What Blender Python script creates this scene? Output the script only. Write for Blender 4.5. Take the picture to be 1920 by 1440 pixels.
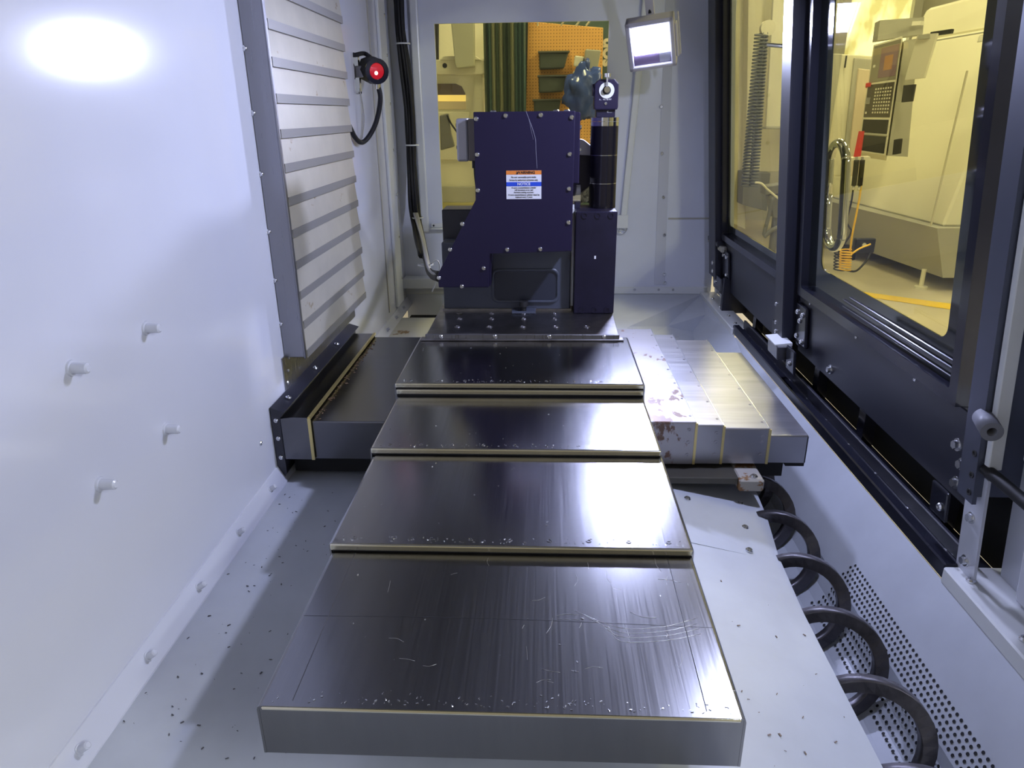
import bpy, bmesh, math, random
from mathutils import Vector, Matrix
random.seed(7)
for o in list(bpy.data.objects): bpy.data.objects.remove(o)
SC = bpy.context.scene
COL = SC.collection
V = Vector

# ------------------------------------------------------------------ camera
FPX, PITCH, YAW, ROLL, CAMZ = 1330., .3642, .0484, .0115, 1.69
def cam_axes():
    cp, sp, cy, sy, cr, sr = math.cos(PITCH), math.sin(PITCH), math.cos(YAW), math.sin(YAW), math.cos(ROLL), math.sin(ROLL)
    ya = lambda v: (cy*v[0]+sy*v[2], v[1], -sy*v[0]+cy*v[2])
    pi = lambda v: (v[0], cp*v[1]+sp*v[2], -sp*v[1]+cp*v[2])
    ro = lambda v: (cr*v[0]-sr*v[1], sr*v[0]+cr*v[1], v[2])
    return [ro(pi(ya(v))) for v in ((1, 0, 0), (0, 0, 1), (0, 1, 0))]
RX, RY, RZ = cam_axes()
RIGHT, UP, FWD = V((RX[0], RY[0], RZ[0])), V((RX[1], RY[1], RZ[1])), V((RX[2], RY[2], RZ[2]))
cam = bpy.data.cameras.new('camera'); camo = bpy.data.objects.new('camera', cam); COL.objects.link(camo)
cam.sensor_width = 36; cam.lens = FPX/1920*36; cam.clip_start = .02
B = -FWD
camo.matrix_world = Matrix(((RIGHT.x, UP.x, B.x, 0), (RIGHT.y, UP.y, B.y, 0), (RIGHT.z, UP.z, B.z, CAMZ), (0, 0, 0, 1)))
SC.camera = camo
CP = V((0, 0, CAMZ))
def _ray(px, py): return RIGHT*(px-960) + UP*(720-py) + FWD*FPX
def at(px, py, y): d = _ray(px, py); return CP + d*(y/d.y)          # a point at distance y down the machine
def atx(px, py, x): d = _ray(px, py); return CP + d*(x/d.x)
def atz(px, py, z): d = _ray(px, py); return CP + d*((z-CAMZ)/d.z)

# ------------------------------------------------------------------ world and exposure
w = bpy.data.worlds.new('shop_air'); SC.world = w; w.use_nodes = True
w.node_tree.nodes['Background'].inputs[0].default_value = (1, .93, .74, 1)
w.node_tree.nodes['Background'].inputs[1].default_value = .25
SC.view_settings.view_transform = 'Standard'; SC.view_settings.look = 'None'
SC.view_settings.gamma = 1; SC.view_settings.exposure = 0.0
FLOOD_STRENGTH = 90.      # the lit panel itself
FLOOD_WATTS = 23.
ADDED_LAMP_WATTS = 26.          # unseen lamp added at the top of the right wall         # its beam
FLOOD_COL = (.60, .65, 1.)
FRONT_LAMP = 290.
SHOP_LAMP = 195.

# ------------------------------------------------------------------ materials
MATS = {}
def mat(name, col, rough=.5, metal=0., spec=.5, bump=None, var=None, streak=None, coat=0., emit=None, strength=0., stain=None):
    if name in MATS: return MATS[name]
    m = bpy.data.materials.new(name); m.use_nodes = True; MATS[name] = m
    nt = m.node_tree; b = nt.nodes['Principled BSDF']; L = nt.links.new
    b.inputs['Base Color'].default_value = (*col, 1); b.inputs['Roughness'].default_value = rough
    b.inputs['Metallic'].default_value = metal; b.inputs['Specular IOR Level'].default_value = spec
    b.inputs['Coat Weight'].default_value = coat; b.inputs['Coat Roughness'].default_value = .08
    if emit: b.inputs['Emission Color'].default_value = (*emit, 1); b.inputs['Emission Strength'].default_value = strength
    tc = nt.nodes.new('ShaderNodeTexCoord')
    def noise(scale, detail=4, rgh=.6):
        mp = nt.nodes.new('ShaderNodeMapping'); L(tc.outputs['Object'], mp.inputs[0]); mp.inputs['Scale'].default_value = scale
        n = nt.nodes.new('ShaderNodeTexNoise'); L(mp.outputs[0], n.inputs[0]); n.inputs['Scale'].default_value = 1
        n.inputs['Detail'].default_value = detail; n.inputs['Roughness'].default_value = rgh
        return n.outputs[0]
    def ramp(fac, a, b_, ca, cb):
        r = nt.nodes.new('ShaderNodeValToRGB'); L(fac, r.inputs[0])
        r.color_ramp.elements[0].position = a; r.color_ramp.elements[1].position = b_
        r.color_ramp.elements[0].color = (*ca, 1); r.color_ramp.elements[1].color = (*cb, 1); return r.outputs[0]
    def mixc(fac, c1, c2):
        x = nt.nodes.new('ShaderNodeMix'); x.data_type = 'RGBA'; L(fac, x.inputs[0])
        for s, c in ((6, c1), (7, c2)):
            if isinstance(c, tuple): x.inputs[s].default_value = (*c, 1)
            else: L(c, x.inputs[s])
        return x.outputs[2]
    cur = col
    if var:                                              # (scale vec, amount): gentle tone variation
        lo = tuple(max(0, c*(1-var[1])) for c in col); hi = tuple(min(1, c*(1+var[1])) for c in col)
        cur = ramp(noise(var[0]), .3, .7, lo, hi)
        L(cur, b.inputs['Base Color'])
    if streak:                                           # (scale vec, rough lo, rough hi): brushed grain in roughness
        n = noise(streak[0], 3, .7); mr = nt.nodes.new('ShaderNodeMapRange'); L(n, mr.inputs[0])
        mr.inputs[1].default_value = .3; mr.inputs[2].default_value = .7
        mr.inputs[3].default_value = streak[1]; mr.inputs[4].default_value = streak[2]; L(mr.outputs[0], b.inputs['Roughness'])
        bp = nt.nodes.new('ShaderNodeBump'); bp.inputs['Strength'].default_value = streak[3] if len(streak) > 3 else .02
        bp.inputs['Distance'].default_value = .002
        L(n, bp.inputs['Height']); L(bp.outputs[0], b.inputs['Normal'])
    if bump:
        bp = nt.nodes.new('ShaderNodeBump'); bp.inputs['Strength'].default_value = bump[1]; bp.inputs['Distance'].default_value = .003
        L(noise(bump[0]), bp.inputs['Height']); L(bp.outputs[0], b.inputs['Normal'])
    if stain:                                            # (scale, threshold, colour)
        f = ramp(noise(stain[0], 6, .65), stain[1], stain[1]+.04, (0, 0, 0), (1, 1, 1))
        c = mixc(f, cur, stain[2]); L(c, b.inputs['Base Color'])
        if metal:
            mm = nt.nodes.new('ShaderNodeMapRange'); L(f, mm.inputs[0]); mm.inputs[3].default_value = metal; mm.inputs[4].default_value = .1
            L(mm.outputs[0], b.inputs['Metallic'])
    return m
def glass(name, tint, refl_rough=.0, ior=1.45):
    m = bpy.data.materials.new(name); m.use_nodes = True; MATS[name] = m; nt = m.node_tree; nt.nodes.clear(); L = nt.links.new
    o = nt.nodes.new('ShaderNodeOutputMaterial'); t = nt.nodes.new('ShaderNodeBsdfTransparent'); g = nt.nodes.new('ShaderNodeBsdfGlossy')
    fr = nt.nodes.new('ShaderNodeFresnel'); fr.inputs[0].default_value = ior; ge = nt.nodes.new('ShaderNodeNewGeometry'); sb = nt.nodes.new('ShaderNodeMath'); sb.operation = 'SUBTRACT'; sb.inputs[0].default_value = 1; L(ge.outputs['Backfacing'], sb.inputs[1]); mu = nt.nodes.new('ShaderNodeMath'); mu.operation = 'MULTIPLY'; L(fr.outputs[0], mu.inputs[0]); L(sb.outputs[0], mu.inputs[1]); mx = nt.nodes.new('ShaderNodeMixShader')
    t.inputs[0].default_value = (*tint, 1); g.inputs['Roughness'].default_value = refl_rough
    L(mu.outputs[0], mx.inputs[0]); L(t.outputs[0], mx.inputs[1]); L(g.outputs[0], mx.inputs[2]); L(mx.outputs[0], o.inputs[0]); return m

paint = mat('enclosure_paint', (.58, .60, .67), .12, spec=.5, var=((1.2, 1.2, 1.2), .03), bump=((260, 260, 260), .012))
paint_back_lit = mat('enclosure_paint_lit', (.68, .71, .80), .28, var=((1.5, 1.5, 1.5), .05))  # wall paint lightened and blued to stand in for missing flood light
pan_paint = mat('pan_paint', (.48, .51, .56), .38, var=((5, 5, 5), .06), bump=((90, 90, 90), .02))
pan_dirty = mat('pan_paint_dirty', (.50, .50, .47), .45, stain=((7, 7, 7), .60, (.22, .13, .05)))
trim_white = mat('trim_white', (.72, .74, .74), .3)
steel = mat('brushed_cover_steel', (.36, .36, .38), .3, 1., var=((30, 1.5, 3), .06), streak=((260, 2.5, 6), .17, .21, .0008))
steel_x_shaded = mat('shaded_cross_steel', (.16, .16, .17), .25, 1., streak=((3, 60, 5), .23, .27, .0004))  # darker copy of the cross steel, shadow and dark reflections in its colour
steel_x = mat('brushed_cross_steel', (.36, .36, .385), .33, 1., var=((2, 22, 3), .16), streak=((3, 120, 5), .30, .38, .002))
steel_rust = mat('stained_cover_steel', (.40, .39, .41), .36, 1., streak=((3, 120, 5), .32, .40, .002), stain=((14, 7, 9), .575, (.20, .12, .09)))
steel_front = mat('scratched_front_steel', (.25, .25, .255), .34, 1., var=((35, 1, 4), .05), streak=((260, 2.5, 5), .19, .25, .0014))
steel_plate = mat('oily_plate_steel', (.34, .33, .34), .3, 1., var=((14, 14, 14), .3))
stainless = mat('stainless_strip', (.30, .30, .32), .3, 1., streak=((200, 200, 3), .25, .4, .02))
slat_m = mat('slat_steel', (.37, .35, .285), .42, .35, var=((6, 6, 6), .08), stain=((6, 6, 10), .64, (.20, .15, .07)))
slat_band = mat('slat_fold_steel', (.20, .195, .18), .45, .4)
chrome = mat('chrome', (.85, .85, .85), .07, 1.)
zinc = mat('zinc_screw', (.75, .76, .78), .25, 1.)
edge_m = mat('polished_edge', (.80, .76, .60), .2, 1.)
lip_brass = mat('brass_wiper_edge', (.72, .60, .26), .35, .8)
rubber = mat('black_rubber', (.012, .012, .013), .55, spec=.3)
black = mat('black_powdercoat', (.022, .023, .034), .36, bump=((400, 400, 400), .03))
black_gloss = mat('black_gloss_frame', (.016, .017, .026), .16, var=((3, 3, 3), .2))
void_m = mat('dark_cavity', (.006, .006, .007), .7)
indexer_m = mat('indexer_black_purple', (.013, .009, .036), .45, spec=.35, bump=((300, 300, 300), .02))
cast_m = mat('casting_slate', (.075, .085, .115), .38, bump=((150, 150, 150), .05))
block_m = mat('block_blued_steel', (.014, .012, .034), .36, .2, var=((8, 8, 8), .25))
post_m = mat('post_blued_steel', (.03, .028, .04), .2, .75)
grey_alu = mat('grey_aluminium', (.40, .40, .45), .4, .5)
auger_m = mat('auger_iron', (.11, .105, .115), .42, .7, var=((20, 20, 20), .3))
scratch_m = mat('scratch_line', (.3, .3, .38), .5)
cream = mat('machine_cream', (.74, .71, .58), .4)
cream_d = mat('machine_grey', (.40, .39, .34), .5)
conc = mat('shop_concrete', (.55, .49, .38), .55, var=((.8, .8, .8), .12), stain=((1.3, 1.3, 1.3), .66, (.40, .34, .25)))
yellow = mat('yellow_tape', (.88, .60, .04), .5)
yhose = mat('yellow_hose', (.9, .55, .02), .35)
orange_peg = mat('pegboard_orange', (.78, .42, .12), .6)
dgreen = mat('dark_green_steel', (.05, .09, .085), .35)
red = mat('red_plastic', (.55, .02, .03), .4)
white_p = mat('white_print', (.82, .83, .86), .5)
blackink = mat('black_print', (.02, .02, .02), .6)
orange = mat('orange_print', (.85, .26, .04), .5)
blue = mat('blue_print', (.02, .08, .62), .5)
paper = mat('paper', (.80, .78, .68), .7)
flood_body = mat('flood_grey', (.42, .41, .44), .45)
flood_face = mat('flood_mask', (.16, .12, .20), .3)
wood = mat('vise_grey', (.16, .16, .15), .5)
bag = mat('blue_bag', (.03, .06, .24), .25, bump=((12, 12, 12), .6))
wallm = mat('shop_wall', (.55, .53, .45), .7)
gy = glass('yellow_polycarbonate', (.955, .935, .69))
frit = mat('window_black_border', (.012, .016, .018), .06, spec=.8)

# ------------------------------------------------------------------ mesh helpers
class MB:
    def __init__(s): s.bm = bmesh.new()
    def poly(s, pts):
        return s.bm.faces.new([s.bm.verts.new(p) for p in pts])
    def hexa(s, p, bev=0., seg=1):                       # 8 corners: bottom 4 ccw, top 4 ccw
        vs = [s.bm.verts.new(q) for q in p]
        fs = [s.bm.faces.new([vs[i] for i in f]) for f in ((3, 2, 1, 0), (4, 5, 6, 7), (0, 1, 5, 4), (1, 2, 6, 5), (2, 3, 7, 6), (3, 0, 4, 7))]
        if bev:
            es = {e for f in fs for e in f.edges}
            bmesh.ops.bevel(s.bm, geom=list(es), offset=bev, segments=seg, profile=.5, affect='EDGES')
        return s
    def box(s, a, b, bev=0., seg=1, fn=None):
        x0, y0, z0 = a; x1, y1, z1 = b
        p = [(x0, y0, z0), (x1, y0, z0), (x1, y1, z0), (x0, y1, z0), (x0, y0, z1), (x1, y0, z1), (x1, y1, z1), (x0, y1, z1)]
        if fn: p = [fn(*q) for q in p]
        return s.hexa(p, bev, seg)
    def prism(s, pts, off, bev=0.):                      # polygon extruded by a vector
        off = V(off); a = [s.bm.verts.new(V(p)) for p in pts]; b = [s.bm.verts.new(V(p)+off) for p in pts]
        n = len(pts); fs = [s.bm.faces.new(a[::-1]), s.bm.faces.new(b)]
        for i in range(n): fs.append(s.bm.faces.new((a[i], a[(i+1) % n], b[(i+1) % n], b[i])))
        if bev:
            es = {e for f in fs for e in f.edges}
            bmesh.ops.bevel(s.bm, geom=list(es), offset=bev, segments=2, profile=.5, affect='EDGES')
        return s
    def cyl(s, a, b, r0, r1=None, n=24, cap=True):
        a, b = V(a), V(b); r1 = r0 if r1 is None else r1; d = (b-a).normalized()
        u = d.orthogonal().normalized(); w_ = d.cross(u)
        A = [s.bm.verts.new(a+(u*math.cos(t)+w_*math.sin(t))*r0) for t in [2*math.pi*i/n for i in range(n)]]
        Bv = [s.bm.verts.new(b+(u*math.cos(t)+w_*math.sin(t))*r1) for t in [2*math.pi*i/n for i in range(n)]]
        for i in range(n): s.bm.faces.new((A[i], A[(i+1) % n], Bv[(i+1) % n], Bv[i])).smooth = True
        if cap: s.bm.faces.new([s.bm.verts.new(v.co) for v in A[::-1]]); s.bm.faces.new([s.bm.verts.new(v.co) for v in Bv])
        return s
    def ring(s, a, b, ro, ri, n=28):
        a, b = V(a), V(b); d = (b-a).normalized(); u = d.orthogonal().normalized(); w_ = d.cross(u)
        def loop(c, r): return [s.bm.verts.new(c+(u*math.cos(t)+w_*math.sin(t))*r) for t in [2*math.pi*i/n for i in range(n)]]
        l = [loop(a, ro), loop(b, ro), loop(b, ri), loop(a, ri)]
        for k in range(4):
            p, q = l[k], l[(k+1) % 4]
            for i in range(n): s.bm.faces.new((p[i], p[(i+1) % n], q[(i+1) % n], q[i])).smooth = (k % 2 == 0)
        return s
    def tube(s, pts, r, n=8, smooth=6):
        pts = [V(p) for p in pts]
        if smooth > 1 and len(pts) > 2:
            out = []; P = [pts[0]*2-pts[1]] + pts + [pts[-1]*2-pts[-2]]
            for i in range(1, len(P)-2):
                for k in range(smooth):
                    t = k/smooth; a, b, c, d = P[i-1], P[i], P[i+1], P[i+2]
                    out.append(.5*((2*b)+(c-a)*t+(2*a-5*b+4*c-d)*t*t+(3*b-a-3*c+d)*t**3))
            pts = out+[pts[-1]]
        prev = None; u = None
        for i, p in enumerate(pts):
            d = (pts[min(i+1, len(pts)-1)]-pts[max(i-1, 0)]).normalized()
            u = d.orthogonal().normalized() if u is None else (u-d*u.dot(d)).normalized()
            w_ = d.cross(u)
            ring = [s.bm.verts.new(p+(u*math.cos(2*math.pi*k/n)+w_*math.sin(2*math.pi*k/n))*r) for k in range(n)]
            if prev:
                for k in range(n): s.bm.faces.new((prev[k], prev[(k+1) % n], ring[(k+1) % n], ring[k])).smooth = True
            else: s.bm.faces.new(ring[::-1])
            prev = ring
        s.bm.faces.new(prev); return s
    def build(s, name, m, parent=None, base=None, smooth=False):
        base = V(base) if base is not None else (base_of(parent) if parent else V((0, 0, 0)))
        me = bpy.data.meshes.new(name)
        bmesh.ops.recalc_face_normals(s.bm, faces=s.bm.faces)
        bmesh.ops.translate(s.bm, verts=s.bm.verts, vec=-base)
        if smooth:
            for f in s.bm.faces: f.smooth = True
        s.bm.to_mesh(me); s.bm.free()
        me.materials.append(m)
        o = bpy.data.objects.new(name, me); COL.objects.link(o)
        if parent: o.parent = parent
        else: o.location = base; BASES[o.name] = base
        if parent: BASES[o.name] = base
        return o
BASES = {}
def base_of(o): return BASES[o.name].copy()
def thing(name, base, label, cat, group=None, kind=None):
    o = bpy.data.objects.new(name, None); COL.objects.link(o); o.location = base; o.empty_display_size = .05
    BASES[o.name] = V(base); return tag(o, label, cat, group, kind)
def tag(o, label=None, cat=None, group=None, kind=None):
    if label: o['label'] = label
    if cat: o['category'] = cat
    if group: o['group'] = group
    if kind: o['kind'] = kind
    return o
def struct(o, label=None): return tag(o, label, kind='structure')
# shared small hardware: one mesh per kind, copies share it
def _screw_mesh(name, m, style):
    b = MB()
    if style == 'pan':
        n = 12
        for (r, z, r2, z2) in ((1, 0, 1, .35), (1, .35, .7, .7)): b.cyl((0, 0, z), (0, 0, z2), r, r2, n, False)
        b.ring((0, 0, .45), (0, 0, .7), .7, .38, n); b.cyl((0, 0, .3), (0, 0, .45), .38, .38, 6)
    elif style == 'hole':
        b.ring((0, 0, -.02), (0, 0, .25), 1, .62, 16); b.cyl((0, 0, -.02), (0, 0, .03), .62, .62, 16)
    elif style == 'disc': b.cyl((0, 0, -.1), (0, 0, .1), 1, 1, 12)
    elif style == 'hex': b.cyl((0, 0, 0), (0, 0, .25), 1.25, 1.2, 14); b.cyl((0, 0, .25), (0, 0, .95), .85, .8, 6)
    me = bpy.data.meshes.new(name); bmesh.ops.recalc_face_normals(b.bm, faces=b.bm.faces); b.bm.to_mesh(me); b.bm.free(); me.materials.append(m); return me
SCREW = {}
def screw(p, nrm, r, parent, style='pan', m=None, name='screw'):
    m = m or zinc; k = (style, m.name)
    if k not in SCREW: SCREW[k] = _screw_mesh('screw_'+style, m, style)
    o = bpy.data.objects.new(name, SCREW[k]); COL.objects.link(o)
    o.parent = parent; o.location = V(p)-base_of(parent); o.rotation_mode = 'QUATERNION'
    o.rotation_quaternion = V(nrm).to_track_quat('Z', 'Y'); o.scale = (r, r, r); return o
def text(body, size, loc, rot, m, parent, name='lettering', sx=1.0, align='CENTER', bold=0.):
    cu = bpy.data.curves.new(name, 'FONT'); cu.body = body; cu.size = size; cu.align_x = align; cu.align_y = 'CENTER'
    cu.extrude = .0003; cu.offset = bold
    t = bpy.data.objects.new(name, cu); COL.objects.link(t)
    bpy.context.view_layer.update()
    me = bpy.data.meshes.new_from_object(t.evaluated_get(bpy.context.evaluated_depsgraph_get()))
    bpy.data.objects.remove(t)
    o = bpy.data.objects.new(name, me); COL.objects.link(o); me.materials.clear(); me.materials.append(m)
    o.parent = parent; o.location = V(loc)-base_of(parent); o.rotation_euler = rot; o.scale = (sx, 1, 1); return o
FRONT = (math.pi/2, 0, 0)

# ================================================================== STRUCTURE
XL, YB, ZT = -.90, 4.5, 2.75
LEAN = .09
def SH(n, y, z): return (1.05+n-LEAN*(z-1.0), y, z)      # right wall leans in towards the top

b = MB(); b.box((-8, -7, -.1), (13, 18, 0)); floor = struct(b.build('floor', conc), 'beige concrete workshop floor outside the machine')
b = MB(); b.box((12, -7, 0), (12.2, 18, 7)); struct(b.build('wall_workshop_side', wallm))
b = MB(); b.box((-8, 17.5, 0), (12, 17.7, 7)); struct(b.build('wall_workshop_end', wallm))

# left wall with flange and pins
wl = struct(thing('wall_left', (XL, 1.5, .58), 'tall glossy light grey enclosure wall left of the steel covers', None), None)
b = MB(); b.box((XL-.02, -.6, .575), (XL, YB, ZT)); b.build('wall_panel', paint, wl)
b = MB(); b.prism([(XL, -.6, .585), (XL+.004, -.6, .585), (-.868, -.6, .535), (-.868, -.6, .53), (XL, -.6, .53)], (0, YB+.6, 0)); b.build('bottom_flange', paint, wl)
def pin(p, nrm, parent, L=.032, r=.011):
    d = V(nrm).normalized(); p = V(p)
    b = MB(); b.cyl(p, p+d*.004, r*1.5, r*1.4, 16); b.cyl(p+d*.004, p+d*L, r, r*.95, 16); b.cyl(p+d*L, p+d*(L+.003), r*.95, r*.6, 16)
    return b.build('stud', paint, parent)
for y in (1.503, 1.234):
    for z in (1.246, .996): pin((XL, y, z), (1, 0, 0), wl)
nf = V((.82, 0, .57))
for y in (1.988, 1.732, 1.479, 1.23, .981, .73): pin((-.884, y, .561), nf, wl, .022, .008)
for y in (3.3, 3.55, 3.8, 4.05, 4.28): pin((-.884, y, .561), nf, wl, .018, .008)
screw((XL, 2.0, .72), (1, 0, 0), .008, wl)
b = MB(); b.box((XL-.001, .72, .56), (XL+.012, .79, .64), .006, 2); b.build('cream_cap', cream, wl)
# far stretch of the left wall: seam strip and trim
b = MB(); b.box((XL, 3.95, .62), (XL+.006, 3.965, ZT)); b.build('seam', cream_d, wl)
b = MB(); b.box((XL, 4.15, .6), (XL+.018, 4.32, ZT), .004); b.build('corner_trim', trim_white, wl)
for z in (.75, 1.0, 1.25, 1.5, 1.75, 2.0, 2.2): screw((XL+.018, 4.29, z), (1, 0, 0), .008, wl)

# back wall built around the window opening
wb = struct(thing('wall_back', (0, YB, .6), 'grey blue rear enclosure wall with a tinted window', None), None)
WX0, WX1, WZ0, WZ1 = -.64, .355, 1.075, 2.175
for nm, a, c in (('panel_left', (XL, .3), (WX0, ZT)), ('panel_right', (WX1, .3), (1.06, ZT)), ('panel_under', (WX0, .3), (WX1, WZ0)), ('panel_over', (WX0, WZ1), (WX1, ZT))):
    b = MB(); b.box((a[0], YB, a[1]), (c[0], YB+.02, c[1])); b.build('wall_panel', paint_back_lit, wb)
b = MB(); b.box((XL, YB-.012, .6), (1.04, YB, .645), .003); b.build('base_rail', trim_white, wb)
b = MB(); b.box((XL, YB-.1, .655), (-.45, YB-.002, .72), .004); b.build('low_shelf', trim_white, wb)
# vertical lap on the right with studs, horizontal seam
b = MB(); b.prism([(.70, YB-.004, .66), (.765, YB-.004, .66), (.70, YB-.004, ZT), (.655, YB-.004, ZT)][0:2]+[(.70, YB-.004, ZT), (.655, YB-.004, ZT)], (0, .003, 0)); b.build('lap_panel', paint, wb)
for px, py in ((1240, 200), (1241, 288), (1244, 370), (1246, 441), (1246, 515), (1247, 531)):
    p = at(px, py, YB-.005); screw((p.x, YB-.004, p.z), (0, -1, 0), .011, wb)
b = MB(); b.box((.76, YB-.004, 1.068), (1.03, YB, 1.078)); b.build('seam', cream_d, wb)
for px in (1190, 1235, 1262):
    p = at(px, 543, YB-.013); screw((p.x, YB-.012, .628), (0, -1, 0), .008, wb)
# window
win = struct(thing('window_1', (-.14, YB, 1.05), 'yellow tinted rear window with white retaining strips', None), None)
b = MB(); b.box((WX0, YB+.004, WZ0), (WX1, YB+.012, WZ1)); b.build('window_pane', gy, win)
b = MB(); b.box((-.775, YB-.03, 1.0), (-.728, YB-.002, 2.7), .008, 2); b.build('retaining_strip', trim_white, win)
b = MB(); b.hexa([(.462, YB-.03, 1.02), (.498, YB-.03, 1.02), (.498, YB-.002, 1.02), (.462, YB-.002, 1.02), (.56, YB-.03, 2.7), (.60, YB-.03, 2.7), (.60, YB-.002, 2.7), (.56, YB-.002, 2.7)], .006, 2); b.build('retaining_strip', trim_white, win)
b = MB(); b.box((-.712, YB-.03, 1.028), (-.30, YB-.002, 1.052), .003); b.box((-.712, YB-.06, 1.02), (-.30, YB-.03, 1.028)); br = b.build('bottom_rail', trim_white, win)
screw((-.695, YB-.03, 1.041), (0, -1, 0), .006, win, m=blackink)
b = MB(); c = at(1166, 428, YB-.03); b.tube([c+V((.02, 0, .05)), c+V((.03, 0, 0)), c+V((.01, 0, -.03)), c+V((-.02, 0, -.02)), c+V((-.015, 0, .01))], .005); b.build('hook', zinc, win)
b = MB(); b.box((.43, YB-.035, 1.02), (.51, YB-.03, 1.10)); b.build('hook_plate', trim_white, win)

b = MB(); b.box((XL-.02, .3, ZT), (.97, YB+.02, ZT+.02)); struct(b.build('ceiling', mat('roof_paint', (.16, .16, .165), .5)), 'light grey enclosure roof panel')
# chip pan
pan = struct(thing('floor_pan', (0, 2, .5), 'grey painted chip pan under the covers', None), None)
b = MB(); b.prism([(-.868, -.6, .53), (-.40, -.6, .50), (-.40, -.6, .48), (-.868, -.6, .51)], (0, YB+.6-.35, 0)); b.build('pan_left', pan_paint, pan)
b = MB(); b.prism([(-.40, -.6, .50), (.34, -.6, .575), (.34, -.6, .55), (-.40, -.6, .48)], (0, 2.75, 0)); b.build('pan_middle', pan_paint, pan)
LIP = [(.655, -.6), (.66, 1.5), (.672, 1.75), (.70, 1.96), (.716, 2.2)]
b = MB()
for (xa, ya), (xb, yb) in zip(LIP, LIP[1:]):
    b.hexa([(.34, ya, .55), (xa, ya, .47), (xb, yb, .47), (.34, yb, .55), (.34, ya, .575), (xa, ya, .50), (xb, yb, .50), (.34, yb, .575)])
b.build('auger_cover', pan_paint, pan)
za = lambda x: .575-.238*(x-.34)
n0, n1 = atz(1412, 1046, .512), atz(1398, 936, .512)
b = MB(); b.hexa([(.35, n0.y, za(.35)), (n0.x, n0.y, za(n0.x)), (n1.x, n1.y, za(n1.x)), (.35, n1.y, za(.35)), (.35, n0.y, za(.35)+.003), (n0.x, n0.y, za(n0.x)+.003), (n1.x, n1.y, za(n1.x)+.003), (.35, n1.y, za(.35)+.003)]); acc = b.build('access_plate', pan_paint, pan)
for px, py in ((1288, 942), (1388, 942), (1397, 989), (1404, 1035)):
    p = atz(px, py, .54 if px < 1300 else .516); z = za(p.x); screw((p.x, p.y, z+.003), (.23, 0, .97), .011, pan)
# chute and trough
CX0, CZ0, CX1, CZ1 = 1.0, .585, .862, .40
b = MB(); b.prism([(CX0, -.6, CZ0), (CX1, -.6, CZ1), (CX1, -.6, CZ1-.02), (CX0+.02, -.6, CZ0-.02)], (0, 4.2, 0)); b.build('chute', pan_paint, pan)
TR = [(CX1, CZ1)] + [(.74+.122*math.cos(a), .40+.10*math.sin(a)) for a in [-math.pi*i/10 for i in range(1, 11)]]
b = MB()
for (xa, za), (xb, zb) in zip(TR, TR[1:]):
    b.prism([(xa, -.6, za), (xb, -.6, zb), (xb, -.6, zb-.015), (xa, -.6, za-.015)], (0, 4.2, 0))
b.build('trough', pan_paint, pan)
b = MB(); b.box((.60, -.6, .27), (1.02, 3.7, .28)); b.build('trough_bed', void_m, pan)
# perforations: small dark drain holes either side of the crease
b = MB()
nc = V((CX0-CX1, 0, CZ0-CZ1)).normalized(); nn = V((-nc.z, 0, nc.x))
def hole(c, n_, r=.0042):
    u = V((0, 1, 0)); w_ = n_.cross(u)
    b.poly([c+n_*.0012+(u*math.cos(t)+w_*math.sin(t))*r for t in [2*math.pi*k/8 for k in range(8)]])
for i in range(60):
    y = .80+i*.0165
    for k in range(5): hole(V((CX1, y+(.008 if k % 2 else 0), CZ1))+nc*(.012+.0145*k), nn)
    for k in range(1, 6):
        a = -math.pi*(.05+.055*k); hole(V((.74+.119*math.cos(a), y+(.008 if k % 2 else 0), .40+.097*math.sin(a))), V((-math.cos(a), 0, -math.sin(a))))
tag(b.build('drain_holes', void_m, pan), kind='stuff')
# rear pan facets
b = MB()
def facet(*p): b.poly([V(q) for q in p])
A_ = (1.0, 4.48, .60); R0 = atz(1180, 612, .585); G1 = atz(1322, 590, .56); G2 = atz(1250, 612, .52); G3 = atz(1297, 622, .47); E1 = (1.0, 3.65, .585); E2 = (.80, 3.1, .45)
facet((-.45, 4.49, .60), (.98, 4.49, .60), A_, R0, (.2, 3.2, .56), (-.45, 3.2, .56))
facet(R0, G2, G3, (.80, 3.0, .42), (.70, 2.75, .42), (.2, 2.75, .5), (.2, 3.2, .56)); facet(A_, G1, G2, R0); facet(G1, G3, G2); facet(G1, E1, (.95, 3.0, .53), (.80, 3.0, .42), G3); facet(A_, (1.0, 4.0, .59), E1, G1)
b.build('pan_rear', pan_paint, pan)
b = MB(); b.box((-.9, -.6, .22), (1.12, 4.5, .24)); b.build('dark_underlay', void_m, pan)  # near-black sheet added so gaps in the pan look shaded
b = MB(); b.box((-.868, 3.2, .515), (-.42, 4.15, .535)); b.build('pan_rear_left', pan_dirty, pan)
b = MB(); b.box((-.868, 4.15, .46), (-.42, 4.45, .47)); b.build('pan_drain', void_m, pan)

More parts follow.
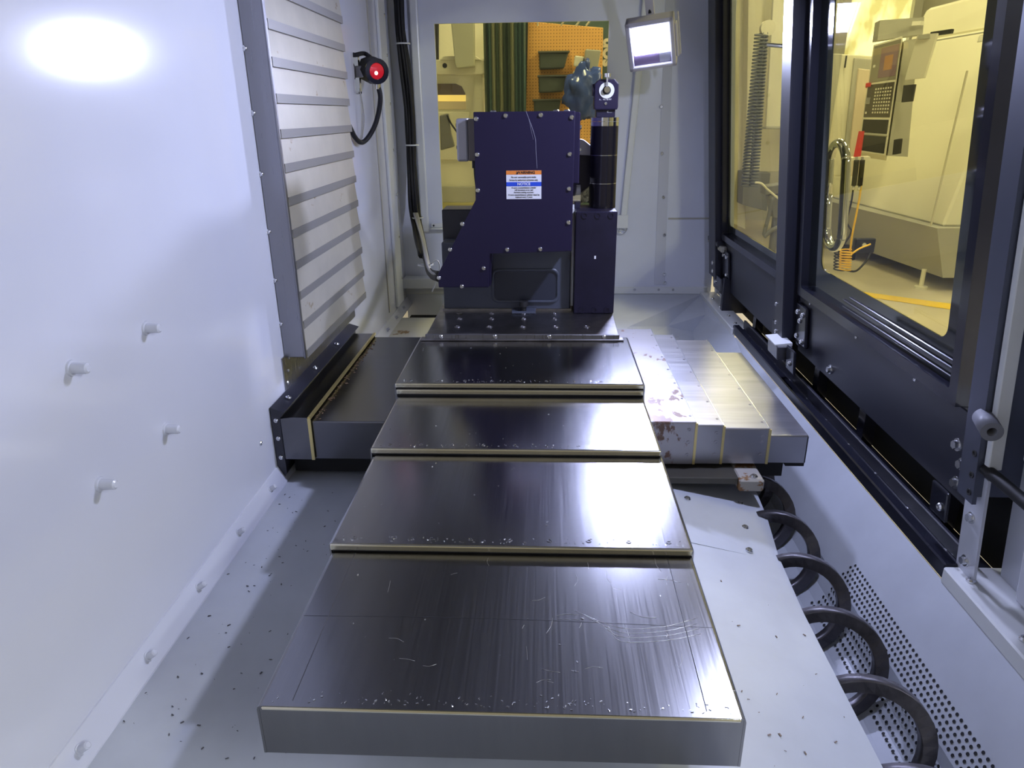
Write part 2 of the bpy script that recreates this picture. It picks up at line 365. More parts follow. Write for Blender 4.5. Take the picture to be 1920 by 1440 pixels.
# right wall: far panel, sill, black ledge, dark cavity
wr = struct(thing('wall_right', (1.05, 2.5, .6), 'right enclosure wall framing the black doors', None), None)
b = MB(); b.box((.0, 4.10, .62), (.02, YB, ZT), fn=lambda n, y, z: SH(n+.0, y, z)); b.build('wall_panel', paint, wr)
for y in (4.2, 4.33): 
    b = MB(); b.box((-.03, y, .64), (.0, y+.03, 2.75), .004, fn=SH); b.build('fold', trim_white, wr)
b = MB(); b.box((.99, 3.66, .575), (1.09, 4.49, .615), .004); b.build('sill', trim_white, wr)
for y in (3.75, 3.9, 4.1, 4.3): screw((1.03, y, .615), (0, 0, 1), .011, wr)
b = MB(); b.box((-.05, 4.1, .935), (-.005, 4.46, .965), .003, fn=SH); rail = b.build('bracket_rail', cream_d, wr)
for y in (4.15, 4.22, 4.29, 4.36):
    b = MB(); b.box((-.062, y, .955), (-.01, y+.045, .985), .006, fn=SH); b.build('chain_link', black, wr)
b = MB(); b.box((1.0, 1.535, .585), (1.035, 3.68, .63), .004); b.box((1.03, 1.535, .60), (1.125, 3.68, .612)); led = b.build('ledge', black_gloss, wr)
b = MB(); b.box((1.055, 1.535, .61), (1.068, 3.68, .655), .003); b.build('ledge_lip', black, wr)
for y in [1.62+.21*i for i in range(10)]: screw((1.044, y, .612), (0, 0, 1), .008, wr)
b = MB(); b.box((1.16, 1.5, .58), (1.18, 4.1, 1.0)); b.build('cavity_back', void_m, wr)
b = MB(); b.box((1.065, 1.5, .975), (1.18, 4.1, .99)); b.build('cavity_light_lid', black, wr)  # unseen lid added to keep shop light out of the gap
for y in (1.75, 2.28, 2.72, 3.2, 3.62):
    b = MB(); b.box((1.10, y, .6), (1.14, y+.05, .80)); b.build('cavity_post', black_gloss, wr)
b = MB(); b.box((1.02, 4.02, .6), (1.16, 4.06, .80)); b.build('cavity_end', black, wr)
# near jamb
b = MB(); b.box((.996, 1.0, .58), (1.16, 1.535, .625), .004); b.build('near_sill', trim_white, wr)
for y in (1.475, 1.27, 1.06): screw((1.03, y, .625), (0, 0, 1), .012, wr)
b = MB(); b.box((-.052, 1.47, .61), (-.045, 1.545, .90), fn=SH); b.build('jamb_flange', paint, wr)
for z in (.66, .78): screw(SH(-.052, 1.51, z), (-1, 0, 0), .012, wr, 'hex')
b = MB(); b.box((.03, 1.0, .62), (.05, 1.50, ZT), fn=SH); b.build('near_panel', paint, wr)
for y, wd in ((1.40, .055), (1.30, .03), (1.12, .05)):
    b = MB(); b.box((.0, y-wd, .63), (.03, y, .95), .008, 2, fn=SH); b.build('rib', paint, wr)
b = MB(); b.box((-.035, 1.0, .985), (.03, 1.40, 1.05), .008, 2, fn=SH); b.build('near_rail', trim_white, wr)
b = MB(); b.box((-.01, 1.0, .905), (.03, 1.38, .965), fn=SH); b.build('dark_slot', void_m, wr)
b = MB(); b.box((-.02, 1.0, 1.16), (.03, 1.395, ZT), .006, fn=SH); b.build('upper_panel', trim_white, wr)
b = MB(); b.box((-.06, 1.463, .93), (-.03, 1.482, ZT), .002, fn=SH); b.build('white_edge', trim_white, wr)
screw(SH(.0, 1.44, 1.25), (-1, 0, 0), .011, wr)
b = MB(); b.box((-.072, 1.485, .83), (-.062, 1.548, ZT), fn=SH); b.box((-.062, 1.485, .85), (.03, 1.493, ZT), fn=SH); jp = b.build('jamb_channel', mat('jamb_steel', (.10, .11, .15), .4, .5), wr)
for z in (.855, .90, .955): screw(SH(-.072, 1.50, z), (-1, 0, 0), .008, wr, 'hole', blackink)
b = MB(); p0, p1 = V(SH(-.065, 1.50, 1.045)), V(SH(-.085, 1.43, 1.04)); b.ring(p0, p1, .022, .010); b.build('bumper', mat('bumper_grey', (.16, .165, .19), .5), wr)
b = MB(); b.cyl(SH(-.055, 1.48, .925), SH(-.065, 1.0, .925), .014, n=14); b.build('rod', rubber, wr)

# ================================================================== DOORS (black framed, leaning with the right wall)
def rounded(y0, y1, z0, z1, r, k=5):
    pts = []
    for cy, cz, a0 in ((y1-r, z0+r, -90), (y1-r, z1-r, 0), (y0+r, z1-r, 90), (y0+r, z0+r, 180)):
        for i in range(k+1):
            a = math.radians(a0+90*i/k); pts.append((cy+r*math.cos(a), cz+r*math.sin(a)))
    return pts
def frame_mesh(outer, inner, n0, n1):
    b = MB(); N = len(inner)
    # outer ring sampled radially to the same count
    (oy0, oy1, oz0, oz1) = outer; cy, cz = (oy0+oy1)/2, (oz0+oz1)/2
    op = rounded(oy0, oy1, oz0, oz1, .002)
    A = [b.bm.verts.new(SH(n0, *p)) for p in op]; Bv = [b.bm.verts.new(SH(n0, *p)) for p in inner]
    C = [b.bm.verts.new(SH(n1, *p)) for p in op]; D = [b.bm.verts.new(SH(n1, *p)) for p in inner]
    for i in range(N):
        j = (i+1) % N
        for q in ((A[i], A[j], Bv[j], Bv[i]), (C[i], D[i], D[j], C[j]), (Bv[i], Bv[j], D[j], D[i]), (A[i], C[i], C[j], A[j])): b.bm.faces.new(q)
    return b
def door(name, label, y0, y1, oy0, oy1, oz0, pz0, py0, py1):
    d = struct(thing(name, (1.05, y0, pz0), label, None), None)
    frame_mesh((y0, y1, 1.0, 2.72), rounded(y0+.035, y1-.035, 1.035, 2.68, .01), -.035, .02).build('frame', black_gloss, d)
    frame_mesh((y0+.035, y1-.035, 1.035, 2.68), rounded(oy0, oy1, oz0, 2.62, .035), -.006, -.001).build('window_border', frit, d)
    b = MB(); b.box((-.001, y0+.03, 1.03), (.007, y1-.03, 2.68), fn=SH); b.build('window_pane', gy, d)
    b = MB(); b.box((-.018, py0, pz0), (.012, py1, 1.0), .003, fn=SH); b.build('lower_panel', black, d)
    return d
d1 = door('door_1', 'near black framed door with large yellow tinted window', 1.665, 2.84, 1.79, 2.685, 1.135, .757, 1.57, 2.86)
b = MB(); b.box((-.012, 1.74, 1.045), (-.004, 2.45, 1.055), .002, fn=SH); b.box((-.012, 1.74, 1.07), (-.004, 2.45, 1.078), .002, fn=SH); b.box((-.012, 1.74, 1.092), (-.004, 2.4, 1.098), .002, fn=SH); b.build('seal_ridges', black_gloss, d1)
d2 = door('door_2', 'far black framed door with narrow yellow tinted window', 3.03, 4.17, 3.10, 4.11, 1.09, .72, 3.0, 4.16)
b = MB(); b.box((-.07, 2.905, .78), (.03, 3.02, 2.72), .004, fn=SH); b.build('middle_post', black, d1)
b = MB(); b.box((-.01, 2.84, .77), (.02, 2.91, 2.72), fn=SH); b.build('post_web', black_gloss, d1)
b = MB(); b.box((-.065, 4.19, .76), (.03, 4.36, 2.72), .004, fn=SH); b.build('far_post', black, d2)
for z in (.80, .85): screw(SH(-.065, 4.24, z), (-1, 0, 0), .013, d2)
# plates, tabs and roller
def plate(d, y0, y1, z0, z1, n0, n1, screws=()):
    b = MB(); b.box((n0, y0, z0), (n1, y1, z1), .006, 2, fn=SH); o = b.build('bracket', black_gloss, d)
    for (y, z) in screws: screw(SH(n0, y, z), (-1, 0, 0), .011, d)
plate(d1, 2.735, 2.85, .80, .965, -.034, -.018, ((2.83, .93), (2.77, .93), (2.83, .83), (2.77, .82), (2.80, .90)))
plate(d2, 4.00, 4.14, .80, .95, -.034, -.018, ((4.04, .92), (4.04, .82), (4.11, .92)))
plate(d2, 4.06, 4.27, .70, .79, -.06, -.045, ((4.2, .745),))
plate(d1, 2.70, 2.80, .70, .80, -.085, -.075, ((2.75, .735),))
plate(d1, 2.97, 3.08, .73, .83, -.06, -.05)
plate(d1, 1.585, 1.665, .715, .80, -.07, -.06, ((1.61, .75),))
b = MB(); b.box((-.115, 2.82, .725), (-.05, 2.95, .785), .004, fn=SH); rb = b.build('roller_block', stainless, d1)
b = MB(); b.hexa([SH(-.12, 2.83, .785), SH(-.05, 2.83, .785), SH(-.05, 2.97, .785), SH(-.12, 2.97, .785), SH(-.12, 2.83, .79), SH(-.05, 2.83, .797), SH(-.05, 2.97, .797), SH(-.12, 2.97, .79)]); b.build('roller_cap', trim_white, d1)
for y, z in ((1.66, .90), (1.645, .80), (2.5, .80), (1.63, .86)): screw(SH(-.018, y, z), (-1, 0, 0), .014, d1, 'hex')
for y in (2.74, 2.3, 1.9): screw(SH(-.018, y, .985), (-1, 0, 0), .006, d1)
for y, z in ((2.99, .92), (2.99, .84), (2.99, .80)): screw(SH(-.07, y, z), (-1, 0, 0), .009, d1)
# chrome door handle on the outside of the near door
b = MB(); hp = []
for t in range(0, 33):
    a = 2*math.pi*t/32; ca, sa = math.cos(a), math.sin(a)
    hp.append(SH(.13, 2.935+.085*ca, 1.37+(.115 if sa > .05 else -.115 if sa < -.05 else 0)+.085*sa))
b.tube(hp, .018, 12, 3); b.build('handle', chrome, d1)
b = MB(); k0, k1 = atx(1499, 89, .945), atx(1441, 84, .93); b.cyl(k0, k1, .008, n=12); b.cyl(k0, k0.lerp(k1, .12), .018, n=12); b.build('latch_pin', chrome, d2)
# ================================================================== COVERS
def u_shell(b, a0, a1, c0, c1, ztop, zbot, axis, t=.004, r=.008, close0=False):
    """inverted U: spans a0..a1 across, runs c0..c1; axis 'y' runs along y, 'x' along x"""
    prof = [(a0, zbot), (a0, ztop-r)]
    for i in range(1, 4): a = math.pi-i*math.pi/6; prof.append((a0+r+r*math.cos(a), ztop-r+r*math.sin(a)))
    prof[-1] = (a0+r, ztop)
    for i in range(0, 3): a = math.pi/2-i*math.pi/6; prof.append((a1-r+r*math.cos(a), ztop-r+r*math.sin(a)))
    prof += [(a1, ztop-r), (a1, zbot)]
    inner = [(min(max(x, a0+t), a1-t), min(z, ztop-t)) for x, z in prof]
    P = (lambda a, c, z: (a, c, z)) if axis == 'y' else (lambda a, c, z: (c, a, z))
    n = len(prof); O0 = [b.bm.verts.new(P(x, c0, z)) for x, z in prof]; O1 = [b.bm.verts.new(P(x, c1, z)) for x, z in prof]
    I0 = [b.bm.verts.new(P(x, c0, z)) for x, z in inner]; I1 = [b.bm.verts.new(P(x, c1, z)) for x, z in inner]
    for i in range(n-1):
        for q in ((O0[i], O0[i+1], O1[i+1], O1[i]), (I0[i], I1[i], I1[i+1], I0[i+1]), (O0[i], I0[i], I0[i+1], O0[i+1]), (O1[i], O1[i+1], I1[i+1], I1[i])): b.bm.faces.new(q)
    for k in (0, n-1):
        b.bm.faces.new((O0[k], O1[k], I1[k], I0[k]))
    if close0: b.bm.faces.new([b.bm.verts.new(P(x, c0+.0005, z)) for x, z in prof])
wc = thing('way_cover', (-.07, 1.6, .6), 'wide stepped steel telescopic way cover running toward the viewer', 'machine cover')
SEC = [(-.457, .317, .857, 1.36, .81, steel_front), (-.462, .318, 1.287, 1.79, .83, steel), (-.470, .314, 1.713, 2.16, .85, steel), (-.474, .316, 2.092, 2.2, .872, steel), (-.479, .318, 2.102, 2.60, .89, steel_plate if False else steel)]
for i, (x0, x1, y0, y1, zt, m) in enumerate(SEC):
    b = MB(); u_shell(b, x0, x1, y0, y1, zt, zt-.10+.0, 'y', close0=(i == 0)); sec = b.build('cover_section', m, wc)
    if i == 0:
        b = MB(); b.box((x0+.008, y0-.003, zt-.007), (x1-.008, y0+.004, zt-.001), .002); b.build('front_edge', edge_m, sec)
    else:
        b = MB(); b.box((x0+.003, y0-.004, zt-.0165), (x1-.003, y0+.003, zt-.0015), .003, 2); b.build('front_lip', edge_m, sec)
        b = MB(); b.box((x0+.006, y0+.001, zt-.0235), (x1-.006, y0+.008, zt-.0165)); b.build('wiper', rubber, sec)
    if i in (2, 1, 4):
        for k in range(9): screw((x0+.05+k*(x1-x0-.1)/8, y0+.022, zt), (0, 0, 1), .0055, sec, 'hole', steel, 'rivet')

sc1 = wc.children[0]
def mark(pts, r, m):
    b = MB(); b.tube([(x, y, .8102) for x, y in pts], r, 4, 4); b.build('scratch', m, sc1)
fine_line = mat('scratch_bright', (.75, .75, .72), .3, 1.); dark_line = mat('scratch_dark', (.05, .05, .06), .5)
mark([(-.402, .87), (-.404, 1.28)], .0006, dark_line); mark([(.258, .87), (.262, 1.28)], .0007, dark_line); mark([(-.45, 1.075), (-.1, 1.078), (.31, 1.065)], .0002, dark_line)
for k in range(34):
    x, y = random.uniform(-.05, .29) if k % 4 else random.uniform(-.35, .1), random.uniform(.90, 1.25); a = random.choice((random.uniform(-.35, .5), random.uniform(1.2, 1.9))); l = random.uniform(.008, .05); c = random.uniform(-.15, .15)*l
    mark([(x, y), (x+l/2*math.cos(a)-c*math.sin(a), y+l/2*math.sin(a)+c*math.cos(a)), (x+l*math.cos(a), y+l*math.sin(a))], random.uniform(.00012, .00026), fine_line)
for k in range(4): mark([(.06+.02*k, 1.105-.014*k), (.14, 1.06-.012*k), (.22, 1.065-.012*k), (.285, 1.09-.014*k)], .00025, fine_line)
xr = thing('way_cover', (.6, 2.6, .6), 'narrow stepped steel cover at right of the wide cover, rust stained', 'machine cover')
XS = [(.325, .489, 2.100, 3.15, .762, steel_rust), (.43, .578, 2.104, 3.10, .750, steel_x), (.53, .726, 2.108, 3.06, .738, steel_x), (.68, .853, 2.116, 2.97, .710, steel_x)]
for i, (x0, x1, y0, y1, zt, m) in enumerate(XS):
    b = MB(); u_shell(b, y0, y1, x0, x1, zt, .612, 'x', r=.005); sec = b.build('cover_section', m, xr)
    if i < 3:
        b = MB(); b.box((x1-.004, y0-.003, .612), (x1+.004, y0+.004, zt-.004)); b.build('wiper_edge', lip_brass, sec)
        b = MB(); b.box((x1+.0005, y0+.004, XS[i+1][4]+.0003), (x1+.0045, XS[i+1][3], XS[i+1][4]+.0022)); b.build('seam_wiper', rubber, sec)
        b = MB(); b.box((x1-.004, y0, zt-.0005), (x1-.0005, y1, zt+.0012)); b.build('top_edge', zinc, sec)
        for z in (.645, .69, .735-.012*i): screw((x1-.022, y0, z), (0, -1, 0), .006, sec, 'hole', grey_alu)
        for k in range(7): screw((x1-.012, y0+.05+k*.15, zt), (0, 0, 1), .005, sec, 'hole', steel_x, 'rivet')
    else:
        b = MB(); b.box((x1-.003, y0, .612), (x1+.001, y1, zt-.004)); b.build('end_plate', steel_x, sec)
        b = MB(); b.box((x1-.06, y0+.004, .598), (x1+.0, y1-.1, .610)); b.build('wiper', rubber, sec)
xl = thing('way_cover', (-.6, 2.6, .6), 'steel cover darkened for shade between left wall and wide cover', 'machine cover')
b = MB(); u_shell(b, 2.112, 3.06, -.79, -.325, .748, .612, 'x', r=.005); b.build('cover_section', steel_x_shaded, xl)
b = MB(); u_shell(b, 2.104, 3.07, -.872, -.772, .762, .612, 'x', r=.005); s2 = b.build('cover_section', steel_x_shaded, xl)
b = MB(); b.box((-.776, 2.104, .755), (-.768, 3.07, .765)); b.box((-.776, 2.1, .612), (-.766, 2.106, .762)); b.build('wiper_edge', lip_brass, s2)
b = MB(); b.prism([(-.895, 2.10, .52), (-.868, 2.10, .56), (-.868, 2.10, .765), (-.85, 2.10, .785), (-.895, 2.10, .80)], (0, 1.0, 0)); br = b.build('wall_bracket', black, xl)
for y in (2.2, 2.5, 2.8): screw((-.868, y, .795), (0.3, 0, 1), .010, xl)
for z in (.62, .69, .755): screw((-.880, 2.10, z), (0, -1, 0), .008, xl)
b = MB(); b.box((-.86, 2.16, .54), (.80, 3.0, .606)); sd = b.build('dark_void_box', void_m); tag(sd, 'near-black box for the shaded void under the cross covers', 'machine base')  # near-black box added where only a shaded void shows
b = MB(); b.box((.36, 2.03, .575), (.62, 2.16, .60), .003); rp = b.build('base_way', mat('way_iron', (.10, .095, .08), .4, .6)); tag(rp, 'dark way bar below the right cross cover', 'machine base')
b = MB(); b.box((.62, 2.02, .555), (.70, 2.15, .598), .006); rb = b.build('end_block', mat('rusty_block', (.42, .40, .36), .5, stain=((18, 18, 18), .5, (.25, .13, .05)))); tag(rb, 'rusty grey end block beside the auger', 'block')
screw((.67, 2.04, .598), (0, 0, 1), .012, rb)

# ================================================================== BASE PLATE
bp_ = thing('base_plate', (-.08, 2.8, .88), 'oily steel base plate with tapped holes under the indexer', 'plate')
b = MB(); b.prism([(-.445, 2.56, .893), (.277, 2.56, .893), (.315, 3.12, .893), (-.445, 3.12, .893)][0:2]+[(.285, 3.12, .893), (-.445, 3.12, .893)], (0, 0, .022), .002); b.build('top_plate', steel_plate, bp_)
b = MB(); b.box((-.468, 2.545, .8905), (.296, 2.575, .898), .002); b.build('step', steel_plate, bp_)
b = MB(); b.box((-.45, 2.553, .8955), (.28, 2.56, .9145), .002); fs = b.build('front_strip', edge_m if False else stainless, bp_)
for px in (827, 928, 1030, 1133):
    p = at(px, 633, 2.552); screw((p.x, 2.553, .906), (0, -1, 0), .008, bp_)
for py in (588, 598, 613):
    for px in ((862, 922, 982, 1040) if py < 613 else (858, 918, 980, 1042, 1100)):
        p = atz(px, py, .915); screw((p.x, p.y, .915), (0, 0, 1), .012, bp_, 'hole', steel_plate, 'tapped_hole')

# ================================================================== ROTARY INDEXER
ri = thing('rotary_indexer', (-.16, 3.0, .915), 'black purple rotary indexer with warning sticker on steel plate', 'rotary table')
YF = 2.75
FP = [(-.263, 1.697), (.107, 1.697), (.103, 1.19), (-.216, 1.185), (-.221, 1.048), (-.42, 1.048), (-.422, 1.10), (-.26, 1.385)]
b = MB(); b.prism([(x, YF, z) for x, z in FP], (0, .012, 0), .003); b.build('front_cover', indexer_m, ri)
b = MB(); b.prism([(x*.97 if x < 0 else x+.0, YF+.012, z-.004 if z > 1.6 else z+.004) for x, z in FP], (0, .11, 0)); b.build('cover_body', indexer_m, ri)
b = MB(); b.box((.10, YF+.02, 1.44), (.127, 3.05, 1.693), .004); b.build('side_cover', indexer_m, ri)
for px, py in ((893, 223), (948, 217), (1014, 216), (1072, 220), (895, 290), (1068, 289), (896, 357), (1067, 354), (867, 420), (1066, 417), (844, 468), (951, 468), (1013, 467), (907, 503), (823, 521), (866, 537)):
    p = at(px, py, YF); screw((p.x, YF, p.z), (0, -1, 0), .0085, ri)
for x in (-.2, .04, .08): screw((x, 2.9, 1.694), (0, 0, 1), .012, ri)
for z in (1.56, 1.64): screw((.127, 2.78, z), (1, 0, 0), .008, ri)
# scratch
sp = [at(*q, YF-.0005) for q in ((986, 208), (998, 240), (1004, 262), (1005, 285), (1007, 316))]
b = MB(); b.tube([(p.x, YF, p.z) for p in sp], .0009, 4); b.build('scratch', scratch_m, ri)
b = MB(); b.tube([(at(991, 214, YF).x, YF, 1.675), (at(1000, 262, YF).x, YF, 1.60)], .0006, 4, 1); b.build('scratch', scratch_m, ri)
# warning sticker
s0, s1 = at(949, 320, YF-.001), at(1015, 373, YF-.001)
x0, x1, zt, zb = s0.x, s1.x, s0.z, s1.z; W, H = x1-x0, zt-zb; xm = (x0+x1)/2
b = MB(); b.box((x0, YF-.0015, zb), (x1, YF, zt)); st = b.build('warning_sticker', white_p, ri); tag(st, 'white warning sticker with orange and blue bands')
b = MB(); b.box((x0, YF-.002, zt-.14*H), (x1, YF-.0015, zt)); b.build('orange_band', orange, st)
b = MB(); b.box((x0, YF-.002, zt-.545*H), (x1, YF-.0015, zt-.40*H)); b.build('blue_band', blue, st)
text('WARNING', .13*H, (xm+.06*W, YF-.0026, zt-.07*H), FRONT, blackink, st, sx=1.05, bold=.0003)
tx = x0+.31*W
b = MB(); b.prism([(tx-.028*W, YF-.0022, zt-.125*H), (tx+.028*W, YF-.0022, zt-.125*H), (tx, YF-.0022, zt-.02*H)], (0, -.0006, 0)); b.build('hazard_triangle', blackink, st)
text('NOTICE', .13*H, (xm, YF-.0026, zt-.472*H), FRONT, white_p, st, bold=.0003)
for k, (ln, zz) in enumerate((('No user serviceable parts inside.', .23), ('Service by authorized technician only.', .33), ('A worn counterbalance cylinder', .60), ('will introduce error and', .68), ('decrease cutting accuracy.', .76), ('A worn counterbalance cylinder must be', .85), ('replaced every 2 years', .93))):
    text(ln, .088*H, (xm, YF-.002, zt-zz*H), FRONT, blackink, st, sx=.78)
# motor box on the left, cable
b = MB(); a0, a1 = at(856, 222, 2.86), at(889, 302, 2.86); b.box((a0.x, 2.83, a1.z), (a0.x+.045, 2.97, a0.z), .008, 2); mb = b.build('motor_box', grey_alu, ri)
b = MB(); b.box((a0.x+.045, 2.83, a1.z+.002), (-.25, 2.97, a0.z-.002), .003); b.build('motor_flange', mat('flange_brown', (.16, .14, .13), .5), ri)
for z in (a0.z-.025, a1.z+.05): screw((a0.x, 2.88, z), (-1, 0, 0), .009, ri, m=blackink)
b = MB(); b.tube([(-.272, 2.92, a1.z+.01), (-.27, 2.92, a1.z-.06), (-.262, 2.92, a1.z-.13), (-.25, 2.93, a1.z-.22)], .013, 10); b.cyl((-.272, 2.92, a1.z-.03), (-.272, 2.92, a1.z+.004), .018, n=14); b.build('motor_cable', rubber, ri)
# casting pedestal
b = MB(); b.box((-.424, 2.905, .915), (.107, 3.12, 1.20), .004); ped = b.build('pedestal', cast_m, ri)
b = MB(); b.box((-.43, 3.0, 1.06), (-.25, 3.14, 1.32), .004); b.build('rear_block', black, ri)
c0, c1 = at(926, 509, 2.9), at(1043, 563, 2.9)
ii = rounded(c0.x, c1.x, c1.z, c0.z, .022); oo = rounded(c0.x-.012, c1.x+.012, c1.z-.012, c0.z+.012, .03)
b = MB(); N = len(ii)
A = [b.bm.verts.new((x, 2.903, z)) for x, z in oo]; Bv = [b.bm.verts.new((x, 2.895, z)) for x, z in [((o[0]+i[0])/2, (o[1]+i[1])/2) for o, i in zip(oo, ii)]]; Cv = [b.bm.verts.new((x, 2.904, z)) for x, z in ii]
for i in range(N):
    j = (i+1) % N; b.bm.faces.new((A[i], A[j], Bv[j], Bv[i])); b.bm.faces.new((Bv[i], Bv[j], Cv[j], Cv[i]))
b.build('recess_rim', cast_m, ri, smooth=True)
b = MB(); b.prism([(x, 2.9042, z) for x, z in ii], (0, -.0012, 0)); b.build('recess_panel', mat('recess_slate', (.035, .04, .06), .35), ri)
p = at(982, 575, 2.88); b = MB(); b.cyl((p.x, 2.86, .915), (p.x, 2.86, .945), .012, n=8); b.cyl((p.x, 2.86, .945), (p.x, 2.86, .965), .019, n=20); b.build('clamp_bolt', blackink, ri)
b = MB(); b.box((p.x-.05, 2.84, .915), (p.x+.05, 2.905, .925), .003); b.build('clamp_tab', cast_m, ri)
b = MB(); b.box((-.43, 2.898, .915), (.112, 2.906, .923)); b.build('base_seam', steel_plate, ri)
# spindle platter, white strip painting the flood-lit edge and tailored fixture behind the post
b = MB(); b.cyl((.103, 2.99, 1.365), (.142, 2.99, 1.365), .058, n=40); b.build('platter', chrome, ri)
b = MB(); b.box((.104, 2.92, .93), (.118, 3.08, 1.33)); b.build('lit_edge_strip', trim_white, ri)
b = MB(); b.prism([(.10, 3.05, 1.60), (.16, 3.05, 1.585), (.21, 3.05, 1.545), (.21, 3.05, 1.525), (.10, 3.05, 1.53)], (0, .12, 0), .003); b.build('guard', grey_alu, ri)
b = MB(); b.prism([(.11, 3.08, 1.53), (.16, 3.08, 1.55), (.22, 3.08, 1.52), (.22, 3.08, 1.32), (.11, 3.08, 1.36)], (0, .1, 0), .004); b.build('fixture_body', block_m, ri)
b = MB(); b.prism([(.12, 3.04, 1.325), (.22, 3.04, 1.36), (.22, 3.04, 1.43), (.14, 3.04, 1.37)], (0, .06, 0)); b.build('fixture_chips', mat('chip_coat', (.35, .33, .20), .4, .5, bump=((120, 120, 120), 1.), var=((90, 90, 90), .8)), ri)

# ================================================================== RISER BLOCK, POST, HEAD
rk = thing('riser_block', (.20, 2.95, .915), 'tall blued steel riser block with counterbored holes at right of indexer', 'block')
b = MB(); b.box((.120, 2.852, .915), (.284, 3.08, 1.327), .003); b.build('body', block_m, rk)
for px, py in ((1096, 404), (1121, 404), (1146, 404), (1090, 588), (1114, 588), (1138, 588)):
    p = at(px, py, 2.852); screw((p.x, 2.852, max(p.z, .93)), (0, -1, 0), .0125, rk, 'hole', block_m, 'counterbore')
p = at(1116, 482, 2.852); b = MB(); b.box((p.x-.004, 2.85, p.z-.007), (p.x+.003, 2.853, p.z+.005)); b.build('paint_fleck', white_p, rk)
PX, PY, PR = .2325, 2.99, .0545
cp_ = thing('tool_post', (PX, PY, 1.327), 'round blued steel post standing on the riser block', 'post')
zs = [1.327, 1.425, 1.533, 1.643]
for i in range(3):
    b = MB(); b.cyl((PX, PY, zs[i]), (PX, PY, zs[i+1]-.002), PR, n=48); b.build('segment', post_m, cp_)
    if i < 2: b = MB(); b.cyl((PX, PY, zs[i+1]-.002), (PX, PY, zs[i+1]), PR-.0008, n=48); b.build('joint_line', zinc, cp_)
b = MB(); b.cyl((PX, PY, 1.641), (PX, PY, 1.6565), PR+.001, n=48); b.build('steel_ring', chrome, cp_)
b = MB(); b.cyl((PX, PY, 1.6575), (PX, PY, 1.672), PR+.001, n=48); b.build('steel_ring', chrome, cp_)
hd = thing('probe_head', (PX, PY, 1.672), 'small black probe head with chrome dial on top of the round post', 'probe')
b = MB(); b.box((PX-.037, PY-.03, 1.672), (PX+.037, PY+.03, 1.706), .003); b.build('neck', block_m, hd)
hy = PY-.045
oc = [(PX-.043, 1.70), (PX+.043, 1.70), (PX+.046, 1.71), (PX+.046, 1.792), (PX+.03, 1.808), (PX-.03, 1.808), (PX-.046, 1.792), (PX-.046, 1.71)]
b = MB(); b.prism([(x, hy, z) for x, z in oc], (0, .08, 0), .004); b.build('housing', indexer_m, hd)
b = MB(); b.cyl((PX-.053, hy+.03, 1.77), (PX-.044, hy+.03, 1.77), .024, n=24); b.build('side_boss', block_m, hd)
b = MB(); b.ring((PX, hy-.003, 1.769), (PX, hy+.002, 1.769), .029, .016); b.build('dial_ring', trim_white, hd)
b = MB(); b.cyl((PX, hy-.002, 1.769), (PX, hy+.002, 1.769), .016, n=24); b.build('dial_well', blackink, hd)
b = MB(); b.cyl((PX, hy-.018, 1.771), (PX, hy, 1.771), .011, .012, 20); b.build('dial_knob', chrome, hd)
b = MB(); b.cyl((PX, hy-.011, 1.775), (PX, hy-.011, 1.818), .0035, n=10); b.cyl((PX, hy-.011, 1.815), (PX, hy-.011, 1.828), .013, n=6); b.build('set_screw', zinc, hd)
screw((PX-.002, hy, 1.722), (0, -1, 0), .006, hd)
text('A....  No. 06 097', .007, (PX-.004, hy-.0008, 1.7365), FRONT, white_p, hd)
text('C.......', .009, (PX+.015, PY-.0312, 1.692), FRONT, white_p, hd)

# ================================================================== COLUMN COVER WITH SLATS
cc = thing('column_cover', (-.86, 2.7, .91), 'tall spindle column cover with steel jamb and overlapping slats on left wall', 'machine cover')
XS_ = -.826; Y0, Y1 = 2.29, 3.17
b = MB(); b.box((XL+.001, Y0, .91), (XS_, Y0+.006, ZT), .002); jm = b.build('jamb_strip', stainless, cc)
b = MB(); b.box((XL+.001, Y0+.006, .915), (XS_-.012, Y1, ZT)); b.build('core', void_m, cc)
b = MB(); b.box((XS_-.003, Y0-.004, .905), (XS_+.004, Y0+.012, ZT), .002); b.build('jamb_edge', stainless, cc)
for z in (1.03, 1.18, 1.34, 1.52, 1.70, 1.88, 2.05): screw((XL+.004, Y0-.0, z), (0, -1, 0), .008, cc)
b = MB(); b.box((XL, Y0-.03, .80), (XL+.004, Y1+.05, .915)); b.build('skirt', stainless, cc)
for y in (2.28, 2.3, 2.32): screw((XL+.004, y, .82+(y-2.28)*2), (1, 0, 0), .007, cc)
for k in range(18):
    z0 = .905+k*.103
    b = MB(); b.hexa([(XS_-.010, Y0+.014, z0), (XS_+.004, Y0+.014, z0), (XS_+.004, Y1, z0), (XS_-.010, Y1, z0), (XS_-.012, Y0+.014, z0+.108), (XS_-.006, Y0+.014, z0+.108), (XS_-.006, Y1, z0+.108), (XS_-.012, Y1, z0+.108)]); sl = b.build('slat', slat_m, cc)
    b = MB(); b.box((XS_-.006, Y0+.016, z0-.001), (XS_+.0046, Y1-.001, z0+.026)); b.build('fold', slat_band, sl)

